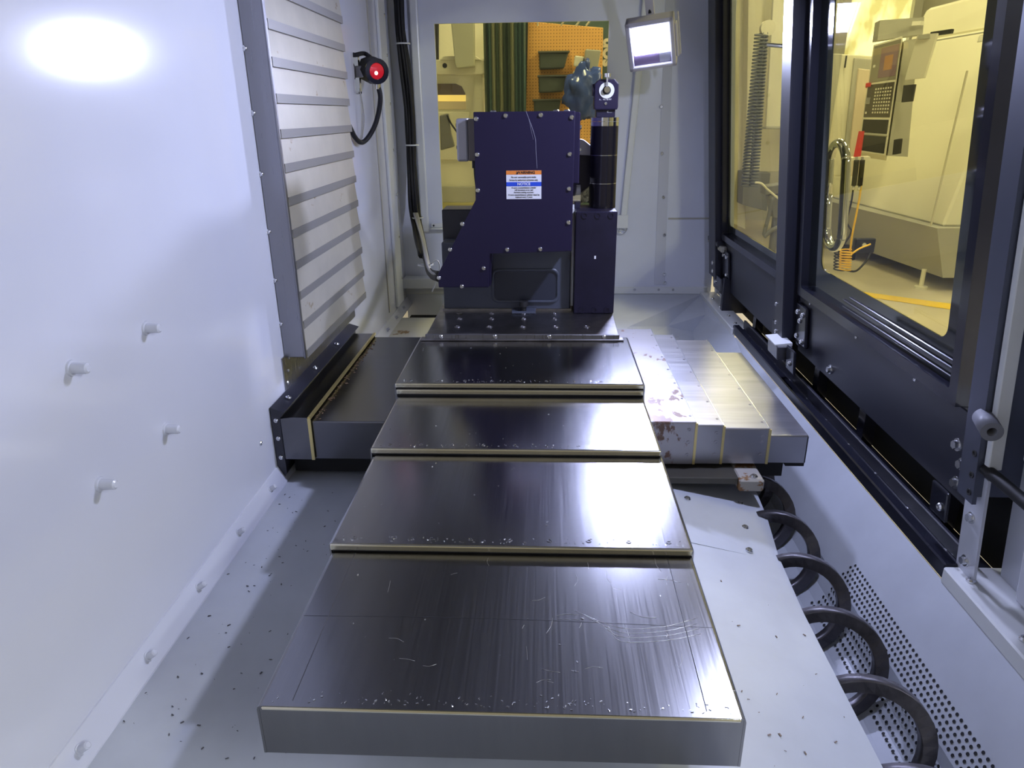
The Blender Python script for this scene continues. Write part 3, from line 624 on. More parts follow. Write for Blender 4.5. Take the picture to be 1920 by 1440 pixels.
# ================================================================== SENSOR ON LEFT WALL
sn = thing('camera_sensor', (-.86, 3.6, 1.8), 'black sensor with glowing red lens on a steel bracket', 'sensor')
sc = at(700, 132, 3.62); ax = V((.52, -.85, -.12)).normalized()
b = MB(); b.cyl(sc-ax*.05, sc+ax*.045, .062, .058, 8); b.build('housing', rubber, sn)
b = MB(); b.ring(sc+ax*.043, sc+ax*.056, .056, .037, 24); b.build('bezel', black_gloss, sn)
lens_m = mat('red_lens', (.5, .01, .02), .08, emit=(1, .03, .05), strength=.25)
b = MB(); b.cyl(sc+ax*.040, sc+ax*.050, .038, .034, 24); b.build('lens', lens_m, sn)
b = MB(); b.cyl(sc+ax*.049-V((.004, 0, .008)), sc+ax*.0515-V((.004, 0, .008)), .012, .008, 14); b.build('lamp_spot', mat('red_led', (1, .3, .3), .4, emit=(1, .35, .3), strength=5), sn)
wp = V((XL, 3.62, sc.z+.01))
b = MB(); b.box((XL, 3.56, sc.z-.10), (XL+.006, 3.68, sc.z+.075), .01, 2); b.build('wall_plate', chrome, sn)
b = MB(); b.box((XL+.006, 3.60, sc.z-.03), (sc.x-.03, 3.64, sc.z+.02), .003); b.build('arm', stainless, sn)
b = MB(); b.tube([sc-ax*.03+V((0, 0, .055)), sc-ax*.06+V((-.02, 0, .07)), V((XL+.01, 3.6, sc.z+.065))], .01); b.build('clip', rubber, sn)
g0 = at(708, 158, 3.6); b = MB(); b.cyl(g0+V((0, 0, -.022)), g0+V((0, 0, .03)), .014, n=10); b.build('gland', chrome, sn)
cpts = [g0, at(713, 180, 3.6), at(711, 205, 3.6), at(703, 235, 3.59), at(690, 258, 3.57), at(678, 267, 3.52), at(666, 258, 3.45), at(655, 236, 3.4)]
b = MB(); b.tube(cpts, .0115, 10); b.build('cable', rubber, sn)
b = MB(); b.tube([at(674, 165, 3.66), at(680, 195, 3.66), at(683, 225, 3.64), at(680, 258, 3.58)], .0025, 6); b.build('thin_wire', cream_d, sn)

# ================================================================== FLOODLIGHT
fl = thing('floodlight', (.52, 3.9, 2.0), 'lit square work floodlight hanging above right of the indexer', 'lamp')
FY = 3.9
q = [at(1170, 38, FY), at(1258, 24, FY), at(1277, 124, FY), at(1181, 135, FY)]
ctr = sum(q, V())/4; ex = ((q[1]-q[0])+(q[2]-q[3])).normalized(); ez = V((0, 0, 1)); ez = ((q[0]-q[3])+(q[1]-q[2])).normalized()
# aim: turned towards the left wall and a little down
AIM = Matrix.Rotation(math.radians(-14), 3, 'Z')
ex = AIM @ ex; ez = (ez - ex*ez.dot(ex)).normalized(); ey = ez.cross(ex).normalized()   # ey points away from viewer
tilt = Matrix.Rotation(math.radians(24), 3, ex); ez = tilt @ ez; ey = tilt @ ey
hw, hh = (q[1]-q[0]).length/2*1.02, (q[0]-q[3]).length/2*1.0
def FLP(x, y, z): return ctr+ex*x+ey*y+ez*z
def fbox(b, a, c, bev=0, seg=1): return b.box(a, c, bev, seg, fn=lambda x, y, z: FLP(x, y, z))
b = MB()
fbox(b, (-hw, -.03, -hh), (-hw+.024, .05, hh), .006, 2); fbox(b, (hw-.024, -.03, -hh), (hw, .05, hh), .006, 2)
fbox(b, (-hw, -.03, hh-.024), (hw, .05, hh), .006, 2); fbox(b, (-hw, -.03, -hh), (hw, .05, -hh+.022), .006, 2); fbox(b, (-hw+.01, .04, -hh+.01), (hw-.01, .055, hh-.01))
b.build('housing', flood_body, fl)
b = MB()
for k in range(9): fbox(b, (-hw+.02+k*.028, .055, -hh+.02), (-hw+.026+k*.028, .085, hh-.02))
b.build('cooling_fins', flood_body, fl)
b = MB(); fbox(b, (-hw+.022, -.012, -hh+.02), (hw-.022, .0, hh-.022)); b.build('mask', flood_face, fl)
lamp_m = mat('flood_led', (1, 1, 1), .5, emit=FLOOD_COL, strength=FLOOD_STRENGTH)
b = MB(); fbox(b, (-hw+.032, -.016, -hh+.075), (hw-.03, -.0125, hh-.03)); b.build('light_panel', lamp_m, fl)
al = bpy.data.lights.new('flood_beam', 'AREA'); al.shape = 'RECTANGLE'; al.size = .12; al.size_y = .09; al.energy = FLOOD_WATTS; al.color = FLOOD_COL; al.spread = math.radians(130)
ao = bpy.data.objects.new('flood_beam', al); COL.objects.link(ao); ao.parent = fl
pc_ = FLP(0.01, -.034, .02)-base_of(fl); zc = ey; xc = ex; yc = zc.cross(xc)
ao.matrix_local = Matrix(((xc.x, yc.x, zc.x, pc_.x), (xc.y, yc.y, zc.y, pc_.y), (xc.z, yc.z, zc.z, pc_.z), (0, 0, 0, 1)))
b = MB(); fbox(b, (hw-.082, -.0135, -hh+.026), (hw-.028, -.012, -hh+.07)); fs_ = b.build('rating_label', grey_alu, fl)
b = MB(); fbox(b, (hw, -.01, -.08), (hw+.012, .03, .08), .003); b.build('bracket', flood_body, fl)
b = MB(); b.tube([FLP(0, .06, hh), FLP(-.01, .1, hh+.1), FLP(-.05, .12, hh+.3), FLP(-.08, .12, 2.8-ctr.z)], .008); b.build('power_cord', rubber, fl)
b = MB(); fbox(b, (-.02, .06, -hh*.5), (.02, .09, hh+.5)); b.box((ctr.x-.1, FY-.05, ZT-.03), (ctr.x+.1, FY+.25, ZT)); b.build('hanger', flood_body, fl)

# ================================================================== SMALL ADDED LAMP (unseen, put in for the shadow steps on the left of the pan)
wk = thing('added_lamp', (.90, 2.2, 2.30), 'small unseen lamp added high on the right wall', 'lamp')
wp_ = V((.84, 2.2, 2.25)); wd_ = (V((-.8, 2.3, .8))-wp_).normalized(); wu = wd_.orthogonal().normalized()
b = MB(); b.cyl(wp_-wd_*.10, wp_, .045, .062, 24); b.build('housing', black, wk)
b = MB(); b.ring(wp_-wd_*.002, wp_+wd_*.012, .064, .052, 24); b.build('bezel', black_gloss, wk)
b = MB(); b.cyl(wp_-wd_*.001, wp_+wd_*.003, .052, .052, 24); b.build('lens', mat('added_lamp_lens', (1, 1, 1), .4, emit=FLOOD_COL, strength=60.), wk)
b = MB(); b.tube([wp_-wd_*.08, wp_-wd_*.10+V((.03, 0, .04)), V((.925, 2.2, 2.36))], .012, 8); b.build('bracket', black, wk)
wl_ = bpy.data.lights.new('added_lamp_beam', 'AREA'); wl_.shape = 'DISK'; wl_.size = .09; wl_.energy = ADDED_LAMP_WATTS; wl_.color = FLOOD_COL; wl_.spread = math.radians(170)
wo = bpy.data.objects.new('added_lamp_beam', wl_); COL.objects.link(wo); wo.parent = wk; wo.location = wp_+wd_*.014-base_of(wk); wo.rotation_mode = 'QUATERNION'; wo.rotation_quaternion = wd_.to_track_quat('-Z', 'Y')

# ================================================================== CABLE BUNDLE
cb = thing('cable_bundle', (-.8, 4.3, 1.0), 'bundle of black cables tied together down the rear left corner', 'cable')
path = [(747, -20, 4.40), (752, 60, 4.40), (761, 130, 4.40), (768, 200, 4.39), (771, 270, 4.38), (774, 330, 4.36), (778, 390, 4.30), (786, 440, 4.1), (795, 480, 3.7)]
for k in range(9):
    a = 2*math.pi*k/9+.4; rr = .0 if k == 0 else (.026 if k % 2 else .018)
    pts = []
    for i, (px, py, y) in enumerate(path):
        p = at(px, py, y); j = math.sin(i*1.7+k*2.1)*.006
        pts.append(p+V(((rr+j)*math.cos(a), (rr+j)*math.sin(a), 0)))
    if k < 3: pts += [at(806, 513, 3.2)+V((.0, 0, .008*k)), at(826, 524, 2.88)+V((0, 0, .012*k))]
    b = MB(); b.tube(pts, .0105 if k else .014, 8, 4); b.build('cable', rubber, cb)
for k in range(3):
    pts = [at(776+3*k, 400, 4.2), at(790+2*k, 445, 3.9), at(798+2*k, 485, 3.5), at(806+2*k, 508+2*k, 3.1), at(826, 516+3*k, 2.88)]
    b = MB(); b.tube(pts, .0055, 8, 5); b.build('steel_conduit' if k else 'grey_wire', cream_d if k else grey_alu, cb)
for px, py, y in ((756, 82, 4.4), (773, 272, 4.38), (781, 408, 4.25), (798, 496, 3.55)):
    p = at(px, py, y); b = MB(); b.ring(p+V((0, 0, -.004)), p+V((0, 0, .004)), .040, .036, 20); b.build('cable_tie', trim_white, cb)
b = MB(); p = at(800, 500, 3.3); b.tube([p, p+V((.05, 0, .03)), p+V((.06, 0, -.02)), p+V((.02, 0, -.12))], .003, 6); b.build('tie_tail', trim_white, cb)

# ================================================================== AUGER
ag = thing('chip_auger', (.74, 1.5, .40), 'dark iron spiral chip auger in the trough right of the covers', 'auger')
AXX, AXZ, RO_, RI_, PITCH_A = .735, .415, .112, .080, .232
b = MB(); prev = None; n = 30
for i in range(int(3.2/PITCH_A*n)+1):
    a = 2*math.pi*i/n; y = -.2+PITCH_A*i/n; ca, sa = math.cos(a), math.sin(a)
    ring = [b.bm.verts.new((AXX+r*ca, y+dy, AXZ+r*sa)) for r, dy in ((RI_, -.013), (RO_, -.013), (RO_, .013), (RI_, .013))]
    if prev:
        for k in range(4): b.bm.faces.new((prev[k], prev[(k+1) % 4], ring[(k+1) % 4], ring[k])).smooth = (k % 2 == 1)
    prev = ring
sp_ = b.build('spiral_flight', auger_m, ag)
b = MB(); b.cyl((AXX-.06, -.3, AXZ-.01), (AXX-.06, 3.1, AXZ-.01), .012, n=14); b.build('guide_rod', rubber, ag)

# ================================================================== LOOSE CHIPS
def chips(name, label, pts, m, s0, s1):
    b = MB()
    for p in pts:
        p = V(p); s = random.uniform(s0, s1); a = random.uniform(0, 6.28); u = V((math.cos(a), math.sin(a), 0)); w_ = V((-u.y, u.x, 0))
        t = random.uniform(.15, .4); z = V((0, 0, s*.25))
        b.hexa([p-u*s-w_*s*t, p+u*s-w_*s*t, p+u*s+w_*s*t, p-u*s+w_*s*t, p-u*s-w_*s*t+z, p+u*s*.7-w_*s*t+z*1.6, p+u*s*.7+w_*s*t+z*1.6, p-u*s+w_*s*t+z])
    return tag(b.build(name, m), label, 'metal chips', kind='stuff')
rr = random.uniform
pl = lambda x: .53-(x+.868)*.064+.001
chips('metal_chips', 'dark metal chips scattered on the left chip pan', [(x, rr(.7, 2.05), pl(x)) for x in [rr(-.86, -.5) for _ in range(150)]], auger_m, .001, .0042)
chips('metal_chips', 'brown metal chips scattered on the auger cover', [(x, rr(.5, 1.6), .577-.238*(x-.34)) for x in [rr(.36, .64) for _ in range(45)]], mat('brown_chip', (.16, .10, .06), .5), .001, .004)
cp = []
for (x0, x1, y0, y1, zt, m) in SEC[:3]+SEC[4:]:
    cp += [(rr(x0+.02, x1-.02), y0+abs(random.gauss(0, .012))+.008, zt+.0005) for _ in range(110)]
    cp += [(rr(x0+.02, x1-.02), rr(y0+.05, y1-.1), zt+.0005) for _ in range(18)]
chips('metal_chips', 'fine bright metal shavings along the wide cover steps', cp, zinc, .0008, .0024)
chips('metal_chips', 'shavings along the left cross cover edge', [(-.765+abs(random.gauss(0, .01)), rr(2.13, 3.0), .7485) for _ in range(120)], mat('brown_chip', (.16, .10, .06), .5), .002, .005)

# ================================================================== WORKSHOP BEYOND THE RIGHT DOORS
mc = thing('milling_machine', (4.5, 8, 0), 'cream milling machine with control pendant seen through the near door', 'machine')
XM, YM = 3.75, 7.05
def px_(p, q, y): v = at(p, q, y); return (v.x, v.y, v.z)
b = MB(); b.hexa([(XM+.15, YM, .14), (XM+2.4, YM, .14), (XM+2.4, YM+3.2, .14), (XM-.15, YM+3.4, .14), (XM, YM, .62), (XM+2.4, YM, .62), (XM+2.4, YM+3.2, .62), (XM-.3, YM+3.4, .62)]); b.build('base_tank', cream_d, mc)
b = MB(); b.hexa([(XM+.1, YM+.1, .62), (XM+2.3, YM+.1, .62), (XM+2.3, YM+3.0, .62), (XM-.05, YM+3.2, .62), (XM+.62, YM+.4, 2.42), (XM+2.3, YM+.4, 2.42), (XM+2.3, YM+3, 2.42), (XM+.5, YM+3, 2.42)], .02); b.build('enclosure', cream, mc)
b = MB(); b.hexa([(XM+.7, YM+.3, 2.42), (XM+2.3, YM+.3, 2.42), (XM+2.3, YM+2.6, 2.42), (XM+.6, YM+2.6, 2.42), (XM+.72, YM+.4, 2.78), (XM+2.3, YM+.4, 2.78), (XM+2.3, YM+2.4, 2.78), (XM+.66, YM+2.4, 2.78)], .03); b.build('head_cover', cream, mc)
b = MB(); b.hexa([(XM+.9, YM+.6, 2.78), (XM+1.7, YM+.6, 2.78), (XM+1.7, YM+1.4, 2.78), (XM+.9, YM+1.4, 2.78), (XM+1.05, YM+.7, 2.95), (XM+1.6, YM+.7, 2.95), (XM+1.6, YM+1.3, 2.95), (XM+1.05, YM+1.3, 2.95)], .02); b.build('top_cap', cream, mc)
b = MB(); b.cyl((XM+.02, YM+.12, 0), (XM+.02, YM+.12, .03), .06, n=16); b.cyl((XM+.02, YM+.12, .03), (XM+.02, YM+.12, .2), .022, n=12); b.build('levelling_foot', cream, mc)
b = MB(); b.cyl((XM-.1, YM+1.7, 0), (XM-.1, YM+1.7, .15), .1, n=16); b.build('levelling_foot', rubber, mc)
# open door leaf and opening of that machine
def mslab(name, m, pts, y, d):
    P = [at(*q_, y) for q_ in pts]; b = MB(); b.prism([(p.x, y, p.z) for p in P], (0, d, 0), .01); return b.build(name, m, mc)
mslab('door_leaf', cream, ((1556, 100), (1650, 106), (1612, 330), (1530, 330)), 8.5, .3)
mslab('door_edge', cream_d, ((1556, 100), (1580, 101), (1545, 330), (1530, 330)), 8.48, .02)
mslab('door_frame', cream_d, ((1602, 108), (1648, 112), (1618, 330), (1578, 330)), 8.47, .03)
mslab('work_chamber', mat('chamber_tan', (.62, .52, .40), .5), ((1610, 128), (1642, 132), (1616, 330), (1588, 330)), 8.45, .04)
p = at(1586, 117, 8.46); text('1', .17, (p.x, 8.47, p.z), FRONT, blackink, mc, 'number', bold=.001)
mslab('corner_seam', mat('cream_seam', (.60, .57, .46), .5), ((1814, 132), (1816, 132), (1747, 424), (1745, 424)), 6.98, .02)
mslab('top_seam', cream_d, ((1745, 76), (1862, 56), (1862, 59), (1745, 79)), 7.0, .02)
mslab('side_label', paper, ((1836, 66), (1850, 64), (1846, 78), (1832, 80)), 6.98, .01)
# pendant
PYD = 7.0
nrm = V((-.45, -.86, .22)).normalized()
def quad_slab(b, pts, depth, off=0., bev=.004):
    P = []
    for (px, py, dy) in pts: P.append(at(px, py, PYD+dy)+nrm*off)
    back = [p-nrm*depth for p in P]
    return b.hexa([back[3], back[2], back[1], back[0], P[3], P[2], P[1], P[0]][:], bev)
TL, TR_, BR, BL = (1638, 84, .10), (1692, 68, -.10), (1660, 292, -.10), (1608, 284, .10)
def pf(u, v):
    l = [TL[i]*(1-v)+BL[i]*v for i in range(3)]; r = [TR_[i]*(1-v)+BR[i]*v for i in range(3)]
    return tuple(l[i]*(1-u)+r[i]*u for i in range(3))
b = MB(); quad_slab(b, (pf(0, 0), pf(1, 0), pf(1, 1), pf(0, 1)), .26); b.build('pendant', cream, mc)
def inset(name, m, u0, v0, u1, v1, d=.012):
    b = MB(); quad_slab(b, (pf(u0, v0), pf(u1, v0), pf(u1, v1), pf(u0, v1)), d, d*.6, .002); return b.build(name, m, mc)
inset('pendant_face', mat('pendant_grey', (.25, .23, .18), .5), .04, .02, .98, .36)
scr = mat('pendant_screen', (.10, .07, .10), .15, emit=(.42, .25, .22), strength=.25)
inset('screen', scr, .32, .06, .94, .33, .02); inset('screen_image', mat('screen_tile', (.25, .12, .06), .2, emit=(.6, .32, .15), strength=.25), .48, .14, .78, .27, .024)
inset('keypad', mat('keypad_dark', (.07, .06, .045), .5), .03, .38, .96, .68)
for r_ in range(8):
    for c_ in range(7):
        inset('key', cream, .30+c_*.088, .42+r_*.03, .30+c_*.088+.055, .42+r_*.03+.016, .018)
inset('upper_bin', void_m, .04, .70, .94, .82); inset('bin_shelf', cream_d, .03, .825, .97, .84, .03); inset('lower_bin', void_m, .04, .845, .94, .985)
inset('estop', red, -.06, .365, .12, .40, .05); inset('jog_dial', zinc, .02, .50, .18, .56, .03)
inset('button', paper, .10, .20, .18, .225, .02); inset('button', paper, .06, .63, .12, .65, .02)
# clip board / paper bin beside pendant
def quad_obj(name, m, pts, depth, parent=mc):
    P = [at(*p) for p in pts]; back = [p+V((.04, depth, 0)) for p in P]
    b = MB(); b.hexa([back[3], back[2], back[1], back[0], P[3], P[2], P[1], P[0]]); return b.build(name, m, parent)
clip = thing('clipboard', base_of(mc)+V((-.6, -.8, 1.9)), 'clipboard with white papers hanging beside the pendant', 'clipboard')
quad_obj('papers', paper, ((1720, 66, 6.85), (1757, 62, 6.85), (1732, 146, 6.95), (1696, 150, 6.95)), .05, clip)
quad_obj('clip', cream_d, ((1722, 66, 6.83), (1740, 63, 6.83), (1738, 72, 6.83), (1720, 74, 6.83)), .03, clip)
quad_obj('pendant_side', cream_d, ((1696, 76, 6.95), (1722, 72, 7.15), (1702, 294, 7.15), (1664, 292, 6.95)), .12)
quad_obj('tool_holder', void_m, ((1694, 160, 6.8), (1716, 158, 6.8), (1710, 190, 6.8), (1690, 192, 6.8)), .06)
quad_obj('vent_slot', void_m, ((1676, 262, 6.85), (1686, 260, 6.85), (1683, 288, 6.85), (1673, 290, 6.85)), .02)
quad_obj('head_panel', cream_d, ((1650, 38, 7.3), (1733, 32, 7.3), (1730, 64, 7.3), (1645, 76, 7.3)), .2)
quad_obj('head_label', paper, ((1711, 40, 7.25), (1727, 39, 7.25), (1726, 47, 7.25), (1709, 48, 7.25)), .02)
quad_obj('hinge_bar', void_m, ((1745, 60, 7.1), (1785, 54, 7.1), (1783, 62, 7.1), (1742, 68, 7.1)), .04)
quad_obj('red_lever', red, ((1610, 246, 6.7), (1614, 246, 6.7), (1606, 300, 6.7), (1599, 300, 6.7)), .02)
quad_obj('tray', cream, ((1594, 296, 6.6), (1632, 294, 6.6), (1632, 300, 6.6), (1592, 302, 6.6)), .15)
# air guns and coil hoses
def coil(name, label, cx, top, bot, y, r, turns, m, tr=.008):
    p0, p1 = at(cx, top, y), at(cx-2, bot, y); pts = []
    for i in range(turns*12+1):
        t = i/(turns*12); p = p0.lerp(p1, t); a = 2*math.pi*i/12
        pts.append(p+V((r*math.cos(a), r*math.sin(a)*.9, 0)))
    b = MB(); b.tube(pts, tr, 6, 1); return b, p0, p1
yh = thing('air_hose', atz(1585, 505, 0), 'coiled yellow air hose hanging below an air gun', 'hose')
b, p0, p1 = coil('', '', 1586, 468, 506, 6.3, .048, 8, yhose, .0062); b.build('coil', yhose, yh)
b = MB(); b.tube([at(1614, 330, 6.3), at(1613, 360, 6.3), at(1606, 400, 6.3), at(1598, 440, 6.3), at(1594, 470, 6.3)], .009); b.tube([at(1594, 478, 6.3), at(1612, 466, 6.35), at(1632, 458, 6.4)], .008); b.build('hose_run', yhose, yh)
kh = thing('air_hose', atz(1575, 505, 0)+V((0, .1, 0)), 'coiled black air hose beside the yellow hose', 'hose')
b, p0, p1 = coil('', '', 1575, 460, 507, 6.45, .045, 8, rubber, .006); b.build('coil', rubber, kh)
b = MB(); b.tube([at(1602, 330, 6.45), at(1597, 375, 6.45), at(1588, 415, 6.45), at(1596, 435, 6.45), at(1580, 462, 6.45)], .008); b.tube([at(1585, 506, 6.4), at(1605, 508, 6.4), at(1625, 488, 6.5), at(1634, 470, 6.55)], .009); b.build('hose_run', rubber, kh)
for nm, px, lab, mm in (('air_gun', 1614, 'black air blow gun hanging at right of the pair', rubber), ('air_gun', 1603, 'black air blow gun hanging at left of the pair', rubber)):
    g = thing(nm, at(px, 325, 6.3), lab, 'air gun')
    b = MB(); b.tube([at(px+3, 300, 6.3), at(px+1, 322, 6.3), at(px-2, 348, 6.3)], .022, 8); b.build('grip', mm, g)
    b = MB(); b.cyl(at(px+3, 294, 6.3), at(px+3, 304, 6.3), .012, n=10); b.build('nozzle', zinc, g)
    b = MB(); b.tube([at(px-2, 346, 6.3), at(px-3, 356, 6.3)], .012, 8); b.build('fitting', zinc, g)
ob = thing('outlet_box', atx(1623, 462, 3.6), 'small black connector box on the machine base', 'electric box')
b = MB(); c = at(1622, 462, 6.6); b.box((c.x-.09, c.y, c.z-.06), (c.x+.09, c.y+.06, c.z+.07), .008); b.build('box', rubber, ob)
b = MB(); b.cyl((c.x-.03, c.y-.05, c.z+.02), (c.x-.03, c.y, c.z+.02), .02, n=12); b.build('plug', zinc, ob)
# yellow floor tape
t0, t1, t2, t3 = atz(1600, 545, .002), atz(1800, 572, .002), atz(1800, 583, .002), atz(1600, 553, .002)
b = MB(); b.prism([t3, t2, t1, t0], (0, 0, .002)); tp = b.build('floor_tape', yellow); tag(tp, 'yellow safety tape line on the concrete floor', 'tape')
# window with daylight and tree far behind
wd = struct(thing('window_2', (6.5, 13, 2.5), 'bright daylight window behind the milling machine', None), None)
day = mat('daylight_leaves', (.8, .8, .6), .8, emit=(1, .95, .70), strength=1.15)
nt = day.node_tree; nz = nt.nodes.new('ShaderNodeTexNoise'); nz.inputs['Scale'].default_value = 3.2; nz.inputs['Detail'].default_value = 7
cr_ = nt.nodes.new('ShaderNodeValToRGB'); cr_.color_ramp.elements[0].position = .42; cr_.color_ramp.elements[1].position = .56
cr_.color_ramp.elements[0].color = (.42, .36, .12, 1); cr_.color_ramp.elements[1].color = (1, .97, .80, 1)
nt.links.new(nz.outputs[0], cr_.inputs[0]); nt.links.new(cr_.outputs[0], nt.nodes['Principled BSDF'].inputs['Emission Color'])
a0, a1 = at(1590, 0, 12.0), at(1692, 112, 12.0)
b = MB(); b.box((a0.x, 12.0, a1.z), (a1.x, 12.02, a0.z+1.2)); b.build('daylight_pane', day, wd)
for x in (a0.x-.1, a1.x):
    b = MB(); b.box((x, 11.9, a1.z-.1), (x+.12, 12.05, a0.z+1.3)); b.build('window_frame', cream_d, wd)
b = MB(); b.box((a0.x-3, 12.1, 0), (a1.x+6, 12.3, a1.z)); b.box((a1.x, 12.1, a1.z), (a1.x+6, 12.3, 6)); b.box((a0.x-3, 12.1, a1.z), (a0.x, 12.3, 6)); struct(b.build('wall_far', wallm))

# second machine seen through the far door
m2 = thing('lathe_machine', (3.4, 10.5, 0), 'cream machine tool seen through the far door', 'machine')
YQ = 9.6
def slab(name, m, pts, y, depth, parent, bev=.01):
    P = [at(px, py, y) for px, py in pts]; b = MB(); b.prism([(p.x, y, p.z) for p in P], (0, depth, 0), bev); return b.build(name, m, parent)
slab('side_panel', cream, ((1378, -60), (1402, -60), (1398, 430), (1372, 418)), 10.2, .5, m2)
slab('body', cream, ((1404, -60), (1500, -60), (1490, 322), (1398, 322)), 10.0, .8, m2)
slab('door_panel', paper, ((1452, -40), (1498, -40), (1480, 238), (1436, 238)), 9.7, .06, m2)
slab('base', wood, ((1394, 322), (1445, 324), (1438, 396), (1392, 384)), 9.9, .6, m2)
slab('tray', cream_d, ((1436, 238), (1482, 238), (1482, 242), (1436, 242)), 9.6, .2, m2)
cd = thing('coiled_cord', at(1410, 350, 9.3), 'long grey coiled cord hanging in front of the cream machine', 'cord')
for pa, pb in (((1432, 62), (1413, 350)), ((1424, 62), (1397, 350))):
    p0, p1 = at(*pa, 9.3), at(*pb, 9.3); pts = []
    for i in range(46*8+1):
        t = i/(46*8); a = 2*math.pi*i/8; pts.append(p0.lerp(p1, t)+V((.05*math.cos(a), .05*math.sin(a), 0)))
    b = MB(); b.tube(pts, .011, 5, 1); b.build('coil', mat('cord_grey', (.12, .13, .13), .5), cd)
b = MB(); c = at(1441, 52, 9.3); b.cyl(c, c+V((0, .08, 0)), .085, n=24); b.build('reel', cream, cd)
vs = thing('bench_vise', at(1455, 420, 7.6), 'dark bench vise stand in front of the cream machine', 'vise')
slab('jaw', wood, ((1435, 350), (1478, 344), (1478, 362), (1435, 366)), 7.6, .2, vs)
slab('column', wood, ((1442, 366), (1470, 366), (1476, 410), (1450, 408)), 7.6, .15, vs)
q_ = at(1456, 400, 7.66); b = MB(); b.cyl((q_.x, 7.66, 0), (q_.x, 7.66, q_.z), .04, n=14); b.cyl((q_.x, 7.66, 0), (q_.x, 7.66, .03), .16, n=20); b.build('pedestal', wood, vs)
b = MB(); b.tube([at(1450, 370, 7.6), at(1440, 410, 7.6), at(1432, 440, 7.6)], .02, 8); b.tube([at(1432, 444, 7.6), at(1450, 430, 7.6), at(1476, 422, 7.6)], .025, 8); b.build('leg', wood, vs)
b = MB(); b.tube([at(1416, 342, 7.5), at(1428, 344, 7.5), at(1440, 356, 7.5), at(1462, 374, 7.5)], .01, 8); b.build('handle', paper, vs)

# ================================================================== WORKSHOP BEYOND THE REAR WINDOW
mm = thing('machining_center', (-.9, 6.8, 0), 'cream machining center seen through the rear window', 'machine')
YR = 6.5
def wslab(name, m, pts, y, depth, parent, bev=.006): return slab(name, m, pts, y, depth, parent, bev)
wslab('front_panel', cream, ((800, 128), (932, 112), (914, 118), (912, 440), (800, 450))[0:1]+((905, 124), (905, 440), (800, 450)), YR, .5, mm)
wslab('upper_cover', cream, ((800, 112), (932, 112), (922, 130), (905, 140), (800, 140)), YR-.03, .4, mm)
wslab('rear_column', cream, ((800, -40), (935, -40), (932, 112), (800, 112)), YR+.6, .4, mm)
wslab('top_cap', cream, ((824, 113), (832, 105), (893, 105), (903, 113)), YR-.04, .3, mm)
wslab('side_shadow_gap', void_m, ((800, -30), (822, -30), (822, 112), (800, 112)), YR+.55, .04, mm)
pw = [at(*z_, YR) for z_ in ((800, 157), (855, 157), (866, 162), (872, 174), (873, 178), (800, 178))]
b = MB(); b.prism([(p.x, YR-.012, p.z) for p in pw], (0, .02, 0)); b.build('upper_window', mat('smoked_window', (.14, .11, .09), .1), mm)
wslab('lit_window', mat('lit_panel', (.9, .7, .3), .4, emit=(1, .72, .25), strength=.55), ((800, 178), (873, 178), (873, 190), (800, 190)), YR-.012, .02, mm, .002)
wslab('lower_window', mat('tan_panel', (.75, .62, .42), .4), ((800, 190), (873, 190), (874, 205), (800, 205)), YR-.010, .02, mm, .002)
wslab('apron', cream, ((800, 210), (880, 210), (880, 300), (800, 300)), YR-.02, .02, mm)
wslab('apron_lower', cream_d, ((800, 350), (895, 350), (895, 380), (800, 380)), YR-.03, .02, mm)
wslab('plinth', mat('olive_paint', (.42, .38, .16), .5), ((800, 380), (895, 380), (895, 430), (800, 430)), YR-.04, .03, mm)
wslab('foot_gap', void_m, ((800, 404), (895, 404), (895, 430), (800, 430)), YR-.06, .02, mm)
wslab('duct', mat('galvanised', (.55, .55, .42), .35, .5), ((838, -40), (887, -40), (889, 124), (856, 128), (853, 120)), YR-.15, .12, mm)
p = at(834, 123, YR-.03); screw((p.x, YR-.03, p.z), (0, -1, 0), .02, mm, 'disc', blackink, 'port')
wslab('wall_switch', blackink, ((917, 54), (931, 54), (931, 80), (917, 80)), YR+.5, .05, mm)
wslab('antenna', blackink, ((910, 68), (912, 68), (913, 112), (909, 112)), YR-.1, .02, mm, 0)
rag = thing('hanging_rag', at(832, 260, 6.3), 'dark rag and hose hung beside the cream machining center', 'rag')
wslab('cloth', wood, ((824, 216), (840, 212), (845, 250), (852, 275), (826, 282)), 6.3, .06, rag, .01)
b = MB(); b.tube([at(838, 215, 6.3), at(846, 232, 6.3), at(858, 250, 6.3), at(864, 270, 6.3)], .008, 6); b.build('hose', rubber, rag)
# ribbed green metal curtain
rc = thing('ribbed_curtain', at(950, 300, 6.4)*1.0, 'ribbed dark green metal curtain between machine and pegboard', 'curtain')
xs = [at(px, 200, 6.4).x for px in range(909, 992, 7)]
gr = [mat('rib_green', (.10, .14, .11), .25, .6), mat('rib_pale', (.42, .42, .28), .3, .5), dgreen]
for i, (xa, xb) in enumerate(zip(xs, xs[1:])):
    b = MB(); b.prism([(xa, 6.42, .0), ((xa+xb)/2, 6.395, .0), (xb, 6.42, .0), (xb, 6.44, .0), (xa, 6.44, .0)], (0, 0, 3.2)); b.build('rib', gr[(0, 2, 1, 0, 1, 0, 0, 1, 2, 2, 2, 2)[i % 12]], rc)
